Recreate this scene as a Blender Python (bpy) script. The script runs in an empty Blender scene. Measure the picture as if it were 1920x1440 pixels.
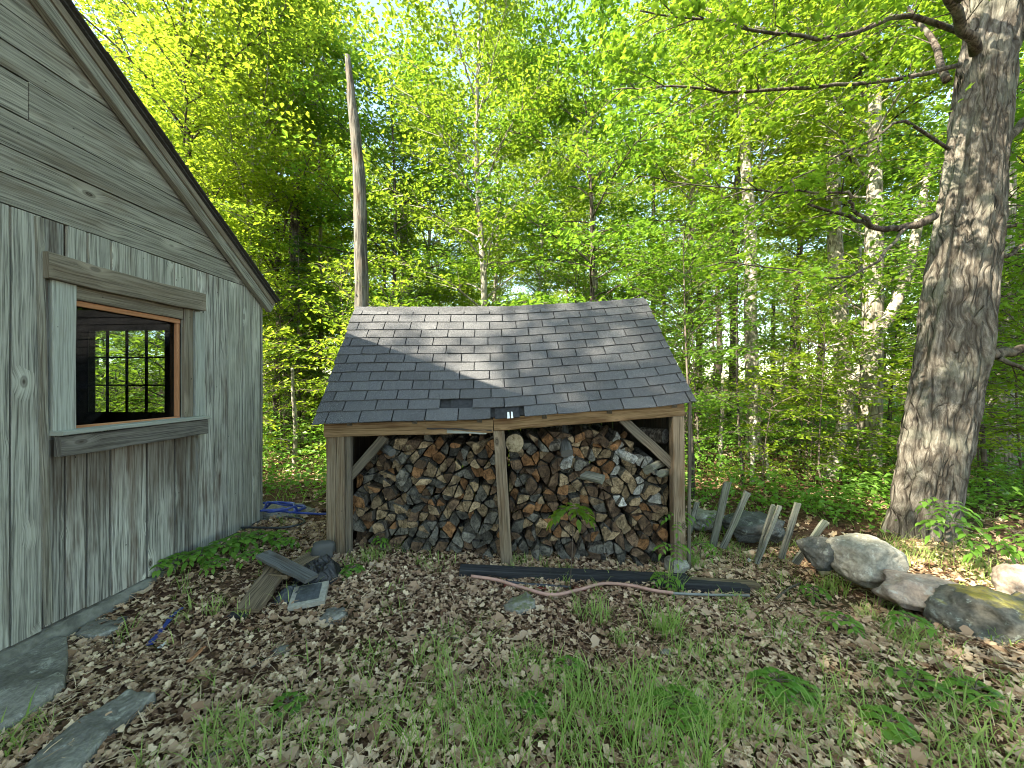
import bpy, math, random
import numpy as np
from mathutils import Vector, Matrix, noise
from mathutils.geometry import delaunay_2d_cdt

S = bpy.context.scene
C = S.collection
R = math.radians
EYE = 1.65
F = 720.0            # focal length in photo pixels (photo 1920 wide)

# ------------------------------------------------------------------ camera, light, exposure
cd = bpy.data.cameras.new('camera'); cam = bpy.data.objects.new('camera', cd); C.objects.link(cam)
cam.location = (0, 0, EYE); cam.rotation_euler = (R(90), 0, 0)
cd.sensor_width = 36; cd.lens = 13.5; cd.clip_start = 0.05; cd.clip_end = 600
S.camera = cam
SUN = Vector((1.0, 0.60, -0.98)).normalized()
w = bpy.data.worlds.new('World'); S.world = w; w.use_nodes = True
wn = w.node_tree.nodes; bg = wn['Background']; bg.inputs['Strength'].default_value = 0.15
sky = wn.new('ShaderNodeTexSky'); sky.sky_type = 'NISHITA'; sky.sun_disc = False
sky.sun_elevation = math.asin(-SUN.z); sky.sun_rotation = math.atan2(-SUN.x, -SUN.y)
sky.air_density = 1.0; sky.dust_density = .7; sky.ozone_density = 0.6
w.node_tree.links.new(sky.outputs[0], bg.inputs[0])
sl = bpy.data.lights.new('sun', 'SUN'); sl.energy = 5.0; sl.angle = R(0.53); sl.color = (1.0, 0.93, 0.82)
so = bpy.data.objects.new('sun', sl); C.objects.link(so); so.location = (-20, -12, 20)
so.rotation_euler = SUN.to_track_quat('-Z', 'Y').to_euler()
S.view_settings.view_transform = 'Standard'; S.view_settings.look = 'None'
S.view_settings.exposure = 2.42; S.view_settings.gamma = 1.0; S.view_settings.use_curve_mapping = False
cy = S.cycles
cy.max_bounces = 7; cy.diffuse_bounces = 4; cy.glossy_bounces = 3; cy.transmission_bounces = 5; cy.transparent_max_bounces = 8
cy.sample_clamp_indirect = 6.0; cy.filter_width = 1.0
S.view_settings.use_white_balance = True; S.view_settings.white_balance_temperature = 7300; S.view_settings.white_balance_tint = 6

# ------------------------------------------------------------------ helpers
rng = np.random.default_rng(7)
random.seed(7)

def X(px, Y): return (px - 960) / F * Y
def Z(py, Y): return EYE - (py - 720) / F * Y
def P(px, py, Y): return Vector((X(px, Y), Y, Z(py, Y)))

def sm(a, b, t):
    t = min(1.0, max(0.0, (t - a) / (b - a))); return t * t * (3 - 2 * t)

def gz(x, y):
    s = sm(2.3, 3.4, y) * (1 - sm(6, 9, y))
    z = s * (-0.04 - 0.062 * max(-2.4, min(2.6, x)))
    z += 0.038 * max(0.0, y - 9) - 0.02 * max(0.0, y - 40)
    z += 0.05 * noise.noise(Vector((x * 0.5, y * 0.5, 3.0))) * (1 - s * 0.7) * sm(1.0, 3.0, abs(x + 0.5) + y * 0.5)
    z += 0.022 * noise.noise(Vector((x * 2.1, y * 2.1, 9.0)))
    z += 0.10 * sm(3.0, 5.0, x) * (1 - sm(6, 9, y))
    return z

def G(px, py):
    """point on the ground seen at photo pixel"""
    Y = F * EYE / (py - 720)
    for _ in range(6):
        Y = F * (EYE - gz(X(px, Y), Y)) / (py - 720)
    return Vector((X(px, Y), Y, gz(X(px, Y), Y)))

def prop(o, label=None, cat=None, group=None, kind=None):
    if label: o['label'] = label
    if cat: o['category'] = cat
    if group: o['group'] = group
    if kind: o['kind'] = kind
    return o

def empty(name, loc=(0, 0, 0), rz=0.0, label=None, cat=None, group=None, kind=None):
    o = bpy.data.objects.new(name, None); C.objects.link(o)
    o.location = loc; o.rotation_euler = (0, 0, rz); o.empty_display_size = 0.1
    return prop(o, label, cat, group, kind)

def put(name, me, parent=None, loc=None, rot=None):
    o = bpy.data.objects.new(name, me); C.objects.link(o)
    if parent: o.parent = parent
    if loc is not None: o.location = loc
    if rot is not None: o.rotation_euler = rot
    return o

def fmesh(name, V, Fs, mats=(), smooth=False, uv=None, midx=None, attr=None):
    """fast mesh: V (n,3); Fs list of (m,k) int arrays; uv per vertex; midx list of per-face material index arrays"""
    V = np.asarray(V, dtype=np.float32); me = bpy.data.meshes.new(name)
    Fs = [np.asarray(f, dtype=np.int32) for f in Fs if len(f)]
    loops = np.concatenate([f.ravel() for f in Fs])
    tot = np.concatenate([np.full(len(f), f.shape[1], dtype=np.int32) for f in Fs])
    st = np.concatenate([[0], np.cumsum(tot)[:-1]]).astype(np.int32)
    me.vertices.add(len(V)); me.vertices.foreach_set('co', V.ravel())
    me.loops.add(len(loops)); me.loops.foreach_set('vertex_index', loops)
    me.polygons.add(len(tot)); me.polygons.foreach_set('loop_start', st)
    try: me.polygons.foreach_set('loop_total', tot)
    except Exception: pass
    if midx is not None: me.polygons.foreach_set('material_index', np.concatenate(midx).astype(np.int32))
    me.polygons.foreach_set('use_smooth', np.full(len(tot), smooth))
    if uv is not None:
        l = me.uv_layers.new(name='UVMap'); l.data.foreach_set('uv', np.asarray(uv, dtype=np.float32)[loops].ravel())
    if attr is not None:
        a = me.attributes.new('tint', 'FLOAT', 'POINT'); a.data.foreach_set('value', np.asarray(attr, dtype=np.float32))
    for m in mats: me.materials.append(m)
    me.update(); me.validate()
    return me

class MB:
    def __init__(s): s.V = []; s.F = {3: [], 4: []}; s.U = []; s.A = []; s.n = 0; s.ng = []
    def add(s, V, F4=None, F3=None, uv=None, a=0.5):
        V = np.asarray(V, float)
        s.V.append(V); s.U.append(np.zeros((len(V), 2)) if uv is None else np.asarray(uv, float))
        s.A.append(np.full(len(V), a) if np.isscalar(a) else a)
        if F4 is not None and len(F4): s.F[4].append(np.asarray(F4) + s.n)
        if F3 is not None and len(F3): s.F[3].append(np.asarray(F3) + s.n)
        s.n += len(V); return s
    def mesh(s, name, mats, smooth=False):
        fs = [np.concatenate(s.F[k]) for k in (4, 3) if s.F[k]]
        return fmesh(name, np.concatenate(s.V), fs, mats, smooth, np.concatenate(s.U), None, np.concatenate(s.A))

def plank(p0, p1, wd, wdt, t, n=4, jit=0.0, ch=0.003, taper=1.0, rs=None, bow=0.0):
    """bar from p0 to p1, width along wd, thickness across; chamfered and slightly uneven. returns V, F4, uv"""
    rs = rs or random
    p0 = np.array(p0, float); p1 = np.array(p1, float); d = p1 - p0; L = np.linalg.norm(d); d /= L
    wd = np.array(wd, float); wd -= d * wd.dot(d); wd /= np.linalg.norm(wd); td = np.cross(d, wd)
    V = []; U = []; uo = rs.random() * 50; vo = rs.random() * 50
    ch = min(ch, wdt * .3, t * .3)
    for i in range(n + 1):
        f = i / n; c = p0 + d * L * f; sc = 1 + (taper - 1) * f
        jl = rs.uniform(-jit, jit); jr = rs.uniform(-jit, jit); jc = rs.uniform(-jit, jit) * .5
        a = -wdt * sc / 2 + jl; b = wdt * sc / 2 + jr; h = t / 2
        bw = bow * math.sin(math.pi * f)
        ring = [(a, -h + ch), (a, h - ch), (a + ch, h), (b - ch, h), (b, h - ch), (b, -h + ch), (b - ch, -h), (a + ch, -h)]
        for k, (x, y) in enumerate(ring):
            V.append(c + wd * (x + bw) + td * (y + jc)); U.append((uo + L * f, vo + x + (0 if y > 0 else 0.37)))
    Fc = []
    for i in range(n):
        for k in range(8):
            k2 = (k + 1) % 8
            Fc.append((i * 8 + k, i * 8 + k2, i * 8 + 8 + k2, i * 8 + 8 + k))
    b0 = 0; e = n * 8
    for s0, fl in ((b0, False), (e, True)):
        q = [(s0 + 0, s0 + 7, s0 + 2, s0 + 1), (s0 + 7, s0 + 6, s0 + 3, s0 + 2), (s0 + 6, s0 + 5, s0 + 4, s0 + 3)]
        Fc += [tuple(reversed(x)) if fl else x for x in q]
    return np.array(V), np.array(Fc), np.array(U)

def bar(name, p0, p1, wd, wdt, t, mat, parent=None, n=4, jit=0.002, ch=0.003, taper=1.0, bow=0.0, origin=None):
    V, F4, U = plank(p0, p1, wd, wdt, t, n, jit, ch, taper, None, bow)
    if origin is not None: V = V - np.array(origin)
    me = fmesh(name, V, [F4], [mat], False, U)
    return put(name, me, parent, origin)

def tube(pts, rad, sides=8, cap=True, a=0.5, uvs=1.0):
    pts = np.array(pts, float); n = len(pts); rad = np.broadcast_to(np.asarray(rad, float), (n,))
    t = np.gradient(pts, axis=0); t /= np.linalg.norm(t, axis=1)[:, None] + 1e-9
    ref = np.array([0, 0, 1.0]) if abs(t[0][2]) < .8 else np.array([1.0, 0, 0])
    V = []; U = []; L = 0
    for i in range(n):
        if i: L += np.linalg.norm(pts[i] - pts[i - 1])
        u = np.cross(t[i], ref); u /= np.linalg.norm(u) + 1e-9; v = np.cross(t[i], u)
        ang = np.arange(sides) * 2 * math.pi / sides
        V.append(pts[i] + rad[i] * (np.cos(ang)[:, None] * u + np.sin(ang)[:, None] * v))
        U += [(L * uvs, k / sides * rad[0] * 6.28) for k in range(sides)]
    V = np.concatenate(V); k = np.arange(sides); k2 = (k + 1) % sides
    F4 = np.concatenate([np.stack([i * sides + k, i * sides + k2, (i + 1) * sides + k2, (i + 1) * sides + k], 1) for i in range(n - 1)])
    F3 = None
    if cap:
        V = np.concatenate([V, [pts[0]], [pts[-1]]]); U += [(0, 0), (L, 0)]
        F3 = np.concatenate([np.stack([np.full(sides, n * sides), k2, k], 1), np.stack([np.full(sides, n * sides + 1), (n - 1) * sides + k, (n - 1) * sides + k2], 1)])
    return V, F4, F3, np.array(U)

def spline(pts, n):
    """Catmull-Rom through pts"""
    pts = np.array(pts, float); m = len(pts); out = []
    ext = np.vstack([2 * pts[0] - pts[1], pts, 2 * pts[-1] - pts[-2]])
    for q in np.linspace(0, m - 1 - 1e-6, n):
        i = int(q); t = q - i; p0, p1, p2, p3 = ext[i:i + 4]
        out.append(.5 * ((2 * p1) + (-p0 + p2) * t + (2 * p0 - 5 * p1 + 4 * p2 - p3) * t * t + (-p0 + 3 * p1 - 3 * p2 + p3) * t ** 3))
    return np.array(out)

# ------------------------------------------------------------------ materials
class N:
    def __init__(s, name):
        s.m = bpy.data.materials.new(name); s.m.use_nodes = True; s.t = s.m.node_tree; s.t.nodes.clear()
        s.out = s.t.nodes.new('ShaderNodeOutputMaterial')
    def n(s, typ, **kw):
        nd = s.t.nodes.new('ShaderNode' + typ)
        for k, v in kw.items():
            if k in nd.inputs.keys(): s.set(nd.inputs[k], v)
            else: setattr(nd, k, v)
        return nd
    def set(s, inp, v):
        if hasattr(v, 'is_linked') or isinstance(v, bpy.types.NodeSocket): s.t.links.new(v, inp)
        else: inp.default_value = v
    def math(s, op, a, b=0.0, c=None, clamp=False):
        nd = s.t.nodes.new('ShaderNodeMath'); nd.operation = op; nd.use_clamp = clamp
        s.set(nd.inputs[0], a); s.set(nd.inputs[1], b)
        if c is not None: s.set(nd.inputs[2], c)
        return nd.outputs[0]
    def mix(s, f, a, b, mode='MIX'):
        nd = s.t.nodes.new('ShaderNodeMix'); nd.data_type = 'RGBA'; nd.blend_type = mode
        s.set(nd.inputs[0], f); s.set(nd.inputs[6], col(a)); s.set(nd.inputs[7], col(b)); return nd.outputs[2]
    def ramp(s, f, stops):
        nd = s.t.nodes.new('ShaderNodeValToRGB'); s.set(nd.inputs[0], f); e = nd.color_ramp.elements
        while len(e) < len(stops): e.new(0.5)
        for k, (p, c) in enumerate(stops):
            e[k].position = p; e[k].color = col(c)
        return nd.outputs[0]
    def noise(s, vec, scale, detail=4, rough=.55, dist=0.0):
        nd = s.t.nodes.new('ShaderNodeTexNoise'); nd.inputs['Scale'].default_value = scale
        nd.inputs['Detail'].default_value = detail; nd.inputs['Roughness'].default_value = rough; nd.inputs['Distortion'].default_value = dist
        if vec is not None: s.t.links.new(vec, nd.inputs['Vector'])
        return nd.outputs[0]
    def map(s, vec, scale):
        nd = s.t.nodes.new('ShaderNodeMapping'); s.t.links.new(vec, nd.inputs[0]); nd.inputs['Scale'].default_value = scale; return nd.outputs[0]
    def bump(s, h, strength, dist):
        nd = s.t.nodes.new('ShaderNodeBump'); s.set(nd.inputs['Height'], h)
        nd.inputs['Strength'].default_value = strength; nd.inputs['Distance'].default_value = dist; return nd.outputs[0]
    def pbr(s, c, rough=.8, bump=None, spec=.3, metal=0.0):
        nd = s.t.nodes.new('ShaderNodeBsdfPrincipled'); s.set(nd.inputs['Base Color'], col(c)); s.set(nd.inputs['Roughness'], rough)
        nd.inputs['Specular IOR Level'].default_value = spec; nd.inputs['Metallic'].default_value = metal
        if bump is not None: s.t.links.new(bump, nd.inputs['Normal'])
        s.t.links.new(nd.outputs[0], s.out.inputs[0]); return nd
    def rnd(s): return s.n('ObjectInfo').outputs['Random']
    def obj(s): return s.n('TexCoord').outputs['Object']
    def uv(s): return s.n('TexCoord').outputs['UV']
    def tint(s):
        a = s.n('Attribute'); a.attribute_name = 'tint'; return a.outputs['Fac']

def col(c):
    if isinstance(c, bpy.types.NodeSocket): return c
    return tuple(c) + (1.0,) if len(c) == 3 else tuple(c)

def wood(name, dark, light, knot=(.05, .04, .03), stain=(.12, .07, .035), stain_amt=.35, var=.35, grainy=1.0, knots=True, wash=None):
    s = N(name); uv = s.uv()
    sep = s.n('SeparateXYZ', Vector=uv); u, v = sep.outputs[0], sep.outputs[1]
    # knots: sparse cells stretched along the board
    vm = s.map(uv, (2.6, 5.5, 1)); vo = s.t.nodes.new('ShaderNodeTexVoronoi'); vo.feature = 'F1'; vo.inputs['Scale'].default_value = 1.0
    s.t.links.new(vm, vo.inputs['Vector'])
    cs = s.n('SeparateColor', Color=vo.outputs['Color'])
    gate = s.math('GREATER_THAN', cs.outputs[0], .42)
    kd = vo.outputs['Distance']
    kin = s.math('MULTIPLY', gate, s.math('SUBTRACT', 1.0, s.math('MULTIPLY', kd, 7.5, clamp=True), clamp=True))
    kw = s.math('MULTIPLY', gate, s.math('SUBTRACT', 1.0, s.math('MULTIPLY', kd, 3.2, clamp=True), clamp=True))
    low = s.noise(s.map(uv, (1.2, 5, 1)), 1.0, 2)
    v2 = s.math('ADD', v, s.math('MULTIPLY', kw, .035)); v2 = s.math('ADD', v2, s.math('MULTIPLY', low, .05))
    cb = s.n('CombineXYZ', X=s.math('MULTIPLY', u, 1.6), Y=s.math('MULTIPLY', v2, 75.0))
    g = s.noise(cb.outputs[0], 1.0, 5, .65)
    cb2 = s.n('CombineXYZ', X=s.math('MULTIPLY', u, 5.0), Y=s.math('MULTIPLY', v2, 330.0))
    g2 = s.noise(cb2.outputs[0], 1.0, 3, .6)
    gg = s.math('ADD', s.math('MULTIPLY', g, .62), s.math('MULTIPLY', g2, .38))
    c = s.ramp(gg, [(.30, [x * .5 for x in dark]), (.42, [x * 1.15 for x in dark]), (.54, [x * .9 for x in light]), (.72, [x * 1.15 for x in light])])
    bl = s.noise(s.map(uv, (1.1, 7, 1)), 1.3, 4, .6)
    c = s.mix(s.math('MULTIPLY', s.ramp(bl, [(.5, (0, 0, 0)), (.68, (1, 1, 1))]), stain_amt), c, stain)
    st = s.noise(s.map(uv, (.8, 24, 1)), 1.0, 3, .7)
    c = s.mix(s.math('MULTIPLY', s.ramp(st, [(.60, (0, 0, 0)), (.70, (1, 1, 1))]), .45 * grainy), c, [x * .35 for x in dark])
    if knots:
        ring = s.math('SINE', s.math('MULTIPLY', kd, 130.0))
        c = s.mix(s.math('MULTIPLY', kw, .75), c, [min(.8, x * 1.45) for x in light])
        c = s.mix(s.math('MULTIPLY', s.math('MULTIPLY', kin, 2.6, clamp=True), s.math('ADD', .8, s.math('MULTIPLY', ring, .2)), clamp=True), c, knot)
    if wash:
        oz = s.n('SeparateXYZ', Vector=s.obj()); zz = s.math('ADD', oz.outputs[2], s.math('MULTIPLY', s.noise(s.map(s.obj(), (9, 1, .6)), 1.5, 3), .9))
        f1 = s.ramp(s.math('SUBTRACT', zz, .75), [(.25, (0, 0, 0)), (.75, (1, 1, 1))]); f2 = s.math('LESS_THAN', oz.outputs[2], 1.30); xx = s.math('ADD', oz.outputs[0], s.math('MULTIPLY', s.noise(s.map(s.obj(), (14, 1, 1)), 1.5, 2), .25)); f3 = s.math('MULTIPLY', s.math('MULTIPLY', s.math('MULTIPLY', s.math('SUBTRACT', xx, .85), 5.0, clamp=True), s.math('MULTIPLY', s.math('SUBTRACT', 2.15, xx), 5.0, clamp=True)), f2)
        c = s.mix(s.math('MULTIPLY', s.math('MULTIPLY', s.n('SeparateColor', Color=f1).outputs[0], f3), .62), c, wash)
    nv = s.t.nodes.new('ShaderNodeTexVoronoi'); nv.inputs['Scale'].default_value = 1.0; s.t.links.new(s.map(uv, (7, 11, 1)), nv.inputs['Vector'])
    c = s.mix(s.math('MULTIPLY', s.math('LESS_THAN', nv.outputs['Distance'], .045), .8), c, (.02, .018, .016))
    r = s.rnd()
    val = s.math('ADD', 1.0 - var / 2, s.math('MULTIPLY', r, var))
    c = s.mix(1.0, c, s.n('CombineColor', Red=val, Green=val, Blue=val).outputs[0], 'MULTIPLY')
    h = s.math('ADD', gg, s.math('MULTIPLY', kin, .2))
    s.pbr(c, .88, s.bump(h, .9 * grainy, .004), .2)
    return s.m

def plain(name, c, rough=.8, var=.25, scale=20, bump=.2, spec=.3, dist=.004, c2=None):
    s = N(name); o = s.obj(); nz = s.noise(o, scale, 5, .6)
    cc = s.mix(s.ramp(nz, [(.35, (0, 0, 0)), (.65, (1, 1, 1))]), [x * (1 - var) for x in c], c2 or [min(1, x * (1 + var)) for x in c])
    s.pbr(cc, rough, s.bump(nz, bump, dist), spec); return s.m

def leafmat(name, a, b, trans, amt=.5, rough=.45):
    s = N(name); t = s.tint(); r = s.rnd()
    f = s.math('ADD', s.math('MULTIPLY', t, .7), s.math('MULTIPLY', r, .3))
    c = s.mix(f, a, b)
    p = s.pbr(c, rough, None, .25)
    tr = s.n('BsdfTranslucent'); tc = s.mix(f, [x * .75 for x in trans], trans); s.t.links.new(tc, tr.inputs[0])
    mx = s.n('MixShader'); mx.inputs[0].default_value = amt
    s.t.links.new(p.outputs[0], mx.inputs[1]); s.t.links.new(tr.outputs[0], mx.inputs[2]); s.t.links.new(mx.outputs[0], s.out.inputs[0])
    return s.m

def bark(name, dark, light, sx=4.0, sz=1.2, lichen=None, lam=.4, bump=.8, dist=.02, uvmode=True):
    s = N(name); o = s.obj(); m = s.map(o, (sx * 3, sx * 3, sz * 1.6))
    a = s.noise(m, 2.0, 7, .65, .6)
    c = s.ramp(a, [(.32, [x * .35 for x in dark]), (.46, dark), (.6, light), (.75, [min(1, x * 1.3) for x in light])])
    if lichen:
        l = s.noise(o, 3.5, 5, .65); c = s.mix(s.math('MULTIPLY', s.ramp(l, [(.5, (0, 0, 0)), (.6, (1, 1, 1))]), lam), c, lichen)
    s.pbr(c, .92, s.bump(a, bump, dist), .15); return s.m

def rockmat(name, a, b, spot, moss=None):
    s = N(name); o = s.obj(); n1 = s.noise(o, 3.0, 8, .65); n2 = s.noise(o, 45, 4, .6); n3 = s.noise(o, 13.0, 8, .75, .3)
    c = s.ramp(n1, [(.35, a), (.62, b)])
    c = s.mix(s.ramp(n2, [(.4, (0, 0, 0)), (.62, (.45, .45, .45))]), c, [x * .4 for x in a])
    c = s.mix(s.ramp(n3, [(.56, (0, 0, 0)), (.62, (.8, .8, .8))]), c, spot)
    if moss:
        g = s.n('NewGeometry'); nz = s.n('SeparateXYZ', Vector=g.outputs['Normal']).outputs[2]
        f = s.math('MULTIPLY', s.math('SUBTRACT', s.math('ADD', nz, s.math('MULTIPLY', n3, .55)), 1.16), 5.0, clamp=True); c = s.mix(s.ramp(f, [(.0, (0, 0, 0)), (1.0, (1, 1, 1))]), c, moss)
    h = s.math('ADD', n1, s.math('MULTIPLY', n2, .3)); s.pbr(c, .9, s.bump(h, .8, .02), .2); return s.m

M = {}
M['siding'] = wood('weathered_siding', (.12, .124, .108), (.44, .45, .395), stain=(.10, .075, .055), stain_amt=.4, var=.45)
M['siding_low'] = wood('weathered_siding_stained', (.085, .086, .078), (.45, .455, .41), stain=(.075, .045, .03), stain_amt=.85, var=.5, grainy=1.3, wash=(.085, .055, .035))
M['gable'] = wood('gable_boards', (.09, .088, .074), (.33, .325, .275), stain=(.11, .075, .045), stain_amt=.5, var=.25)
M['trim'] = wood('window_trim_wood', (.10, .085, .065), (.26, .23, .18), stain=(.10, .06, .03), stain_amt=.4, var=.1)
M['trim_dark'] = wood('sill_wood', (.06, .055, .05), (.20, .19, .17), stain=(.04, .03, .025), stain_amt=.6, var=.1)
M['trim_pale'] = wood('casing_wood', (.20, .21, .19), (.42, .45, .41), stain_amt=.2, var=.1)
M['copper'] = wood('red_cedar', (.30, .13, .06), (.52, .26, .14), stain_amt=.1, var=.1, grainy=.4, knots=False)
M['post'] = wood('shed_post_wood', (.085, .066, .045), (.25, .20, .145), stain=(.13, .07, .03), stain_amt=.6, var=.2)
M['beam'] = wood('shed_beam_wood', (.12, .075, .035), (.32, .215, .12), stain=(.10, .045, .02), stain_amt=.75, var=.15)
M['brace'] = wood('brace_wood', (.055, .048, .038), (.17, .148, .118), stain_amt=.3, var=.2)
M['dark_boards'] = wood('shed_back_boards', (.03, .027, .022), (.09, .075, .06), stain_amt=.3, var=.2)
M['picket'] = wood('picket_wood', (.07, .07, .06), (.25, .255, .215), stain=(.20, .26, .15), stain_amt=.35, var=.35, grainy=1.6, knots=False)
M['plank_brown'] = wood('old_plank', (.06, .045, .032), (.26, .20, .135), stain=(.05, .04, .03), stain_amt=.5, var=.3)
M['plank_grey'] = wood('grey_plank', (.045, .045, .045), (.145, .15, .15), stain_amt=.3, var=.2)
M['timber'] = wood('black_timber', (.012, .013, .014), (.05, .052, .056), stain=(.02, .02, .02), stain_amt=.3, var=.2, knots=False)
M['timber_end'] = wood('brown_timber', (.06, .05, .035), (.20, .155, .10), stain_amt=.4, var=.2)
M['red_strip'] = plain('red_strip_paint', (.22, .05, .035), .7, .3, 30)
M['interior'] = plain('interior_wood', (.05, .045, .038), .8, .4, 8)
M['roofedge'] = plain('black_roofing', (.05, .05, .047), .95, .3, 60)
M['concrete'] = plain('rough_concrete', (.16, .16, .14), .95, .35, 14, .6, .2, .02)
M['mullion'] = plain('dark_muntin', (.03, .028, .025), .7, .2, 30)
M['underlay'] = plain('dark_underlay', (.03, .032, .036), .95, .3, 40)
M['white_flap'] = plain('white_flap', (.75, .78, .8), .7, .08, 30)
M['hose_pink'] = plain('faded_pink_hose', (.46, .27, .215), .6, .16, 9)
M['hose_grey'] = plain('grey_hose', (.20, .21, .20), .6, .2, 9)
M['hose_blue'] = plain('blue_hose', (.02, .05, .26), .4, .2, 9, .1, .5)
M['pipe_black'] = plain('black_pipe', (.03, .035, .045), .4, .3, 9, .1, .5)
M['tarp'] = plain('black_tarp', (.012, .012, .014), .45, .3, 12, .5, .5, .02)
M['block'] = plain('pale_concrete_tile', (.32, .31, .27), .9, .2, 40)
M['slate'] = plain('dark_slate', (.07, .08, .09), .8, .3, 40)
s = N('window_glass'); tr = s.n('BsdfTransparent'); tr.inputs[0].default_value = (.70, .75, .75, 1); gl = s.n('BsdfGlossy', Roughness=.01)
fr = s.n('Fresnel', IOR=1.5); mx = s.n('MixShader'); bf = s.n('NewGeometry').outputs['Backfacing']; s.t.links.new(s.math('MULTIPLY', fr.outputs[0], s.math('SUBTRACT', 1.0, bf)), mx.inputs[0]); s.t.links.new(tr.outputs[0], mx.inputs[1]); s.t.links.new(gl.outputs[0], mx.inputs[2])
s.t.links.new(mx.outputs[0], s.out.inputs[0]); M['glass'] = s.m
# shingles: mineral granules
s = N('asphalt_shingle'); g = s.n('NewGeometry').outputs['Position']
n1 = s.noise(g, 260, 2, .7); n2 = s.noise(g, 5, 4, .6); r = s.rnd()
c = s.ramp(n1, [(.38, (.026, .028, .031)), (.52, (.076, .079, .086)), (.66, (.25, .25, .26))])
v = s.math('ADD', .78, s.math('ADD', s.math('MULTIPLY', r, .30), s.math('MULTIPLY', n2, .25)))
c = s.mix(1.0, c, s.n('CombineColor', Red=v, Green=v, Blue=v).outputs[0], 'MULTIPLY')
s.pbr(c, .93, s.bump(n1, .8, .004), .25); M['shingle'] = s.m
# firewood ends and bark
def logend(name, dark, light, checks=.7):
    s = N(name); o = s.obj(); r = s.rnd(); off = s.n('CombineXYZ', X=s.math('MULTIPLY', r, 40.0), Y=s.math('MULTIPLY', r, 17.0))
    va = s.n('VectorMath', operation='ADD'); s.t.links.new(o, va.inputs[0]); s.t.links.new(off.outputs[0], va.inputs[1]); p = va.outputs[0]
    ln = s.t.nodes.new('ShaderNodeVectorMath'); ln.operation = 'LENGTH'; s.t.links.new(s.map(o, (1, 0, 1)), ln.inputs[0])
    ring = s.math('SINE', s.math('MULTIPLY', s.math('ADD', ln.outputs['Value'], s.math('MULTIPLY', s.noise(p, 9, 2), .05)), 520.0))
    n1 = s.noise(p, 16, 6, .7); n2 = s.noise(p, 70, 3, .6)
    f = s.math('ADD', s.math('MULTIPLY', n1, .7), s.math('MULTIPLY', n2, .3)); f = s.math('ADD', f, s.math('MULTIPLY', ring, .025))
    c = s.ramp(f, [(.36, [x * .35 for x in dark]), (.45, dark), (.6, light)])
    ck = s.noise(s.map(p, (60, 4, 12)), 1.0, 2, .5)
    c = s.mix(s.math('MULTIPLY', s.ramp(ck, [(.62, (0, 0, 0)), (.66, (1, 1, 1))]), checks), c, [x * .18 for x in dark])
    val = s.math('ADD', .55, s.math('MULTIPLY', r, .8)); c = s.mix(1.0, c, s.n('CombineColor', Red=val, Green=val, Blue=val).outputs[0], 'MULTIPLY')
    s.pbr(c, .9, s.bump(f, .8, .006), .2); return s.m
LOGM = {'grey': logend('log_end_grey', (.065, .062, .055), (.19, .18, .155)),
        'tan': logend('log_end_tan', (.13, .095, .058), (.37, .28, .18)),
        'orange': logend('log_end_orange', (.12, .060, .028), (.31, .165, .08)),
        'brown': logend('log_end_brown', (.058, .038, .026), (.165, .11, .07)),
        'pale': logend('log_end_pale', (.38, .30, .19), (.62, .52, .37), .2),
        'silver': logend('log_end_silver', (.22, .22, .21), (.50, .50, .47))}
M['logbark'] = bark('log_bark', (.06, .05, .042), (.19, .17, .145), 6, .6)

M['maple_bark_old'] = bark('maple_bark', (.09, .07, .055), (.27, .23, .19), 3.2, .55, (.24, .27, .21), .3, 1.0, .03)
s = N('maple_bark'); o = s.obj(); dv = s.t.nodes.new('ShaderNodeTexNoise'); dv.inputs['Scale'].default_value = 2.2; s.t.links.new(o, dv.inputs['Vector'])
va = s.n('VectorMath', operation='MULTIPLY_ADD'); s.t.links.new(dv.outputs['Color'], va.inputs[0]); va.inputs[1].default_value = (.22, .22, 1.1); s.t.links.new(o, va.inputs[2]); wv = va.outputs[0]
vr = s.t.nodes.new('ShaderNodeTexVoronoi'); vr.feature = 'DISTANCE_TO_EDGE'; vr.inputs['Scale'].default_value = 1.0; s.t.links.new(s.map(wv, (9.5, 9.5, .85)), vr.inputs['Vector'])
fu = s.ramp(vr.outputs['Distance'], [(.0, (0, 0, 0)), (.07, (.55, .55, .55)), (.22, (1, 1, 1))]); n1 = s.noise(s.map(wv, (26, 26, 3.0)), 1.4, 7, .75); n2 = s.noise(o, 3.0, 5, .6)
c = s.ramp(n1, [(.34, (.05, .041, .033)), (.5, (.14, .127, .108)), (.66, (.285, .265, .235))]); c = s.mix(s.math('ADD', s.math('MULTIPLY', s.n('SeparateColor', Color=fu).outputs[0], .75), .25), (.05, .04, .032), c)  # furrow shade painted in: bark colour darkens towards the plate edges
c = s.mix(s.math('MULTIPLY', s.ramp(n2, [(.52, (0, 0, 0)), (.62, (1, 1, 1))]), .35), c, (.25, .26, .21))
h = s.math('ADD', s.math('MULTIPLY', s.n('SeparateColor', Color=fu).outputs[0], .7), s.math('MULTIPLY', n1, .6)); s.pbr(c, .93, s.bump(h, 1.0, .035), .15); M['maple_bark'] = s.m
M['bark_grey'] = bark('grey_trunk_bark', (.15, .135, .11), (.34, .31, .26), 4, 1.0, (.42, .43, .38), .5)
M['bark_pale'] = bark('pale_trunk_bark', (.22, .20, .165), (.46, .43, .37), 3, 2.5, (.14, .12, .10), .35, .4)
M['bark_dark'] = bark('dark_trunk_bark', (.045, .036, .03), (.14, .115, .095), 4, 1.0, (.2, .22, .17), .25)
M['snag'] = bark('snag_bark', (.08, .074, .064), (.20, .187, .16), 5, .7, (.34, .17, .08), .10)
M['twig'] = plain('twig_bark', (.10, .08, .065), .9, .3, 12)
M['leaf'] = leafmat('spring_leaf', (.05, .125, .012), (.13, .215, .02), (.36, .52, .045), .5)
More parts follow.
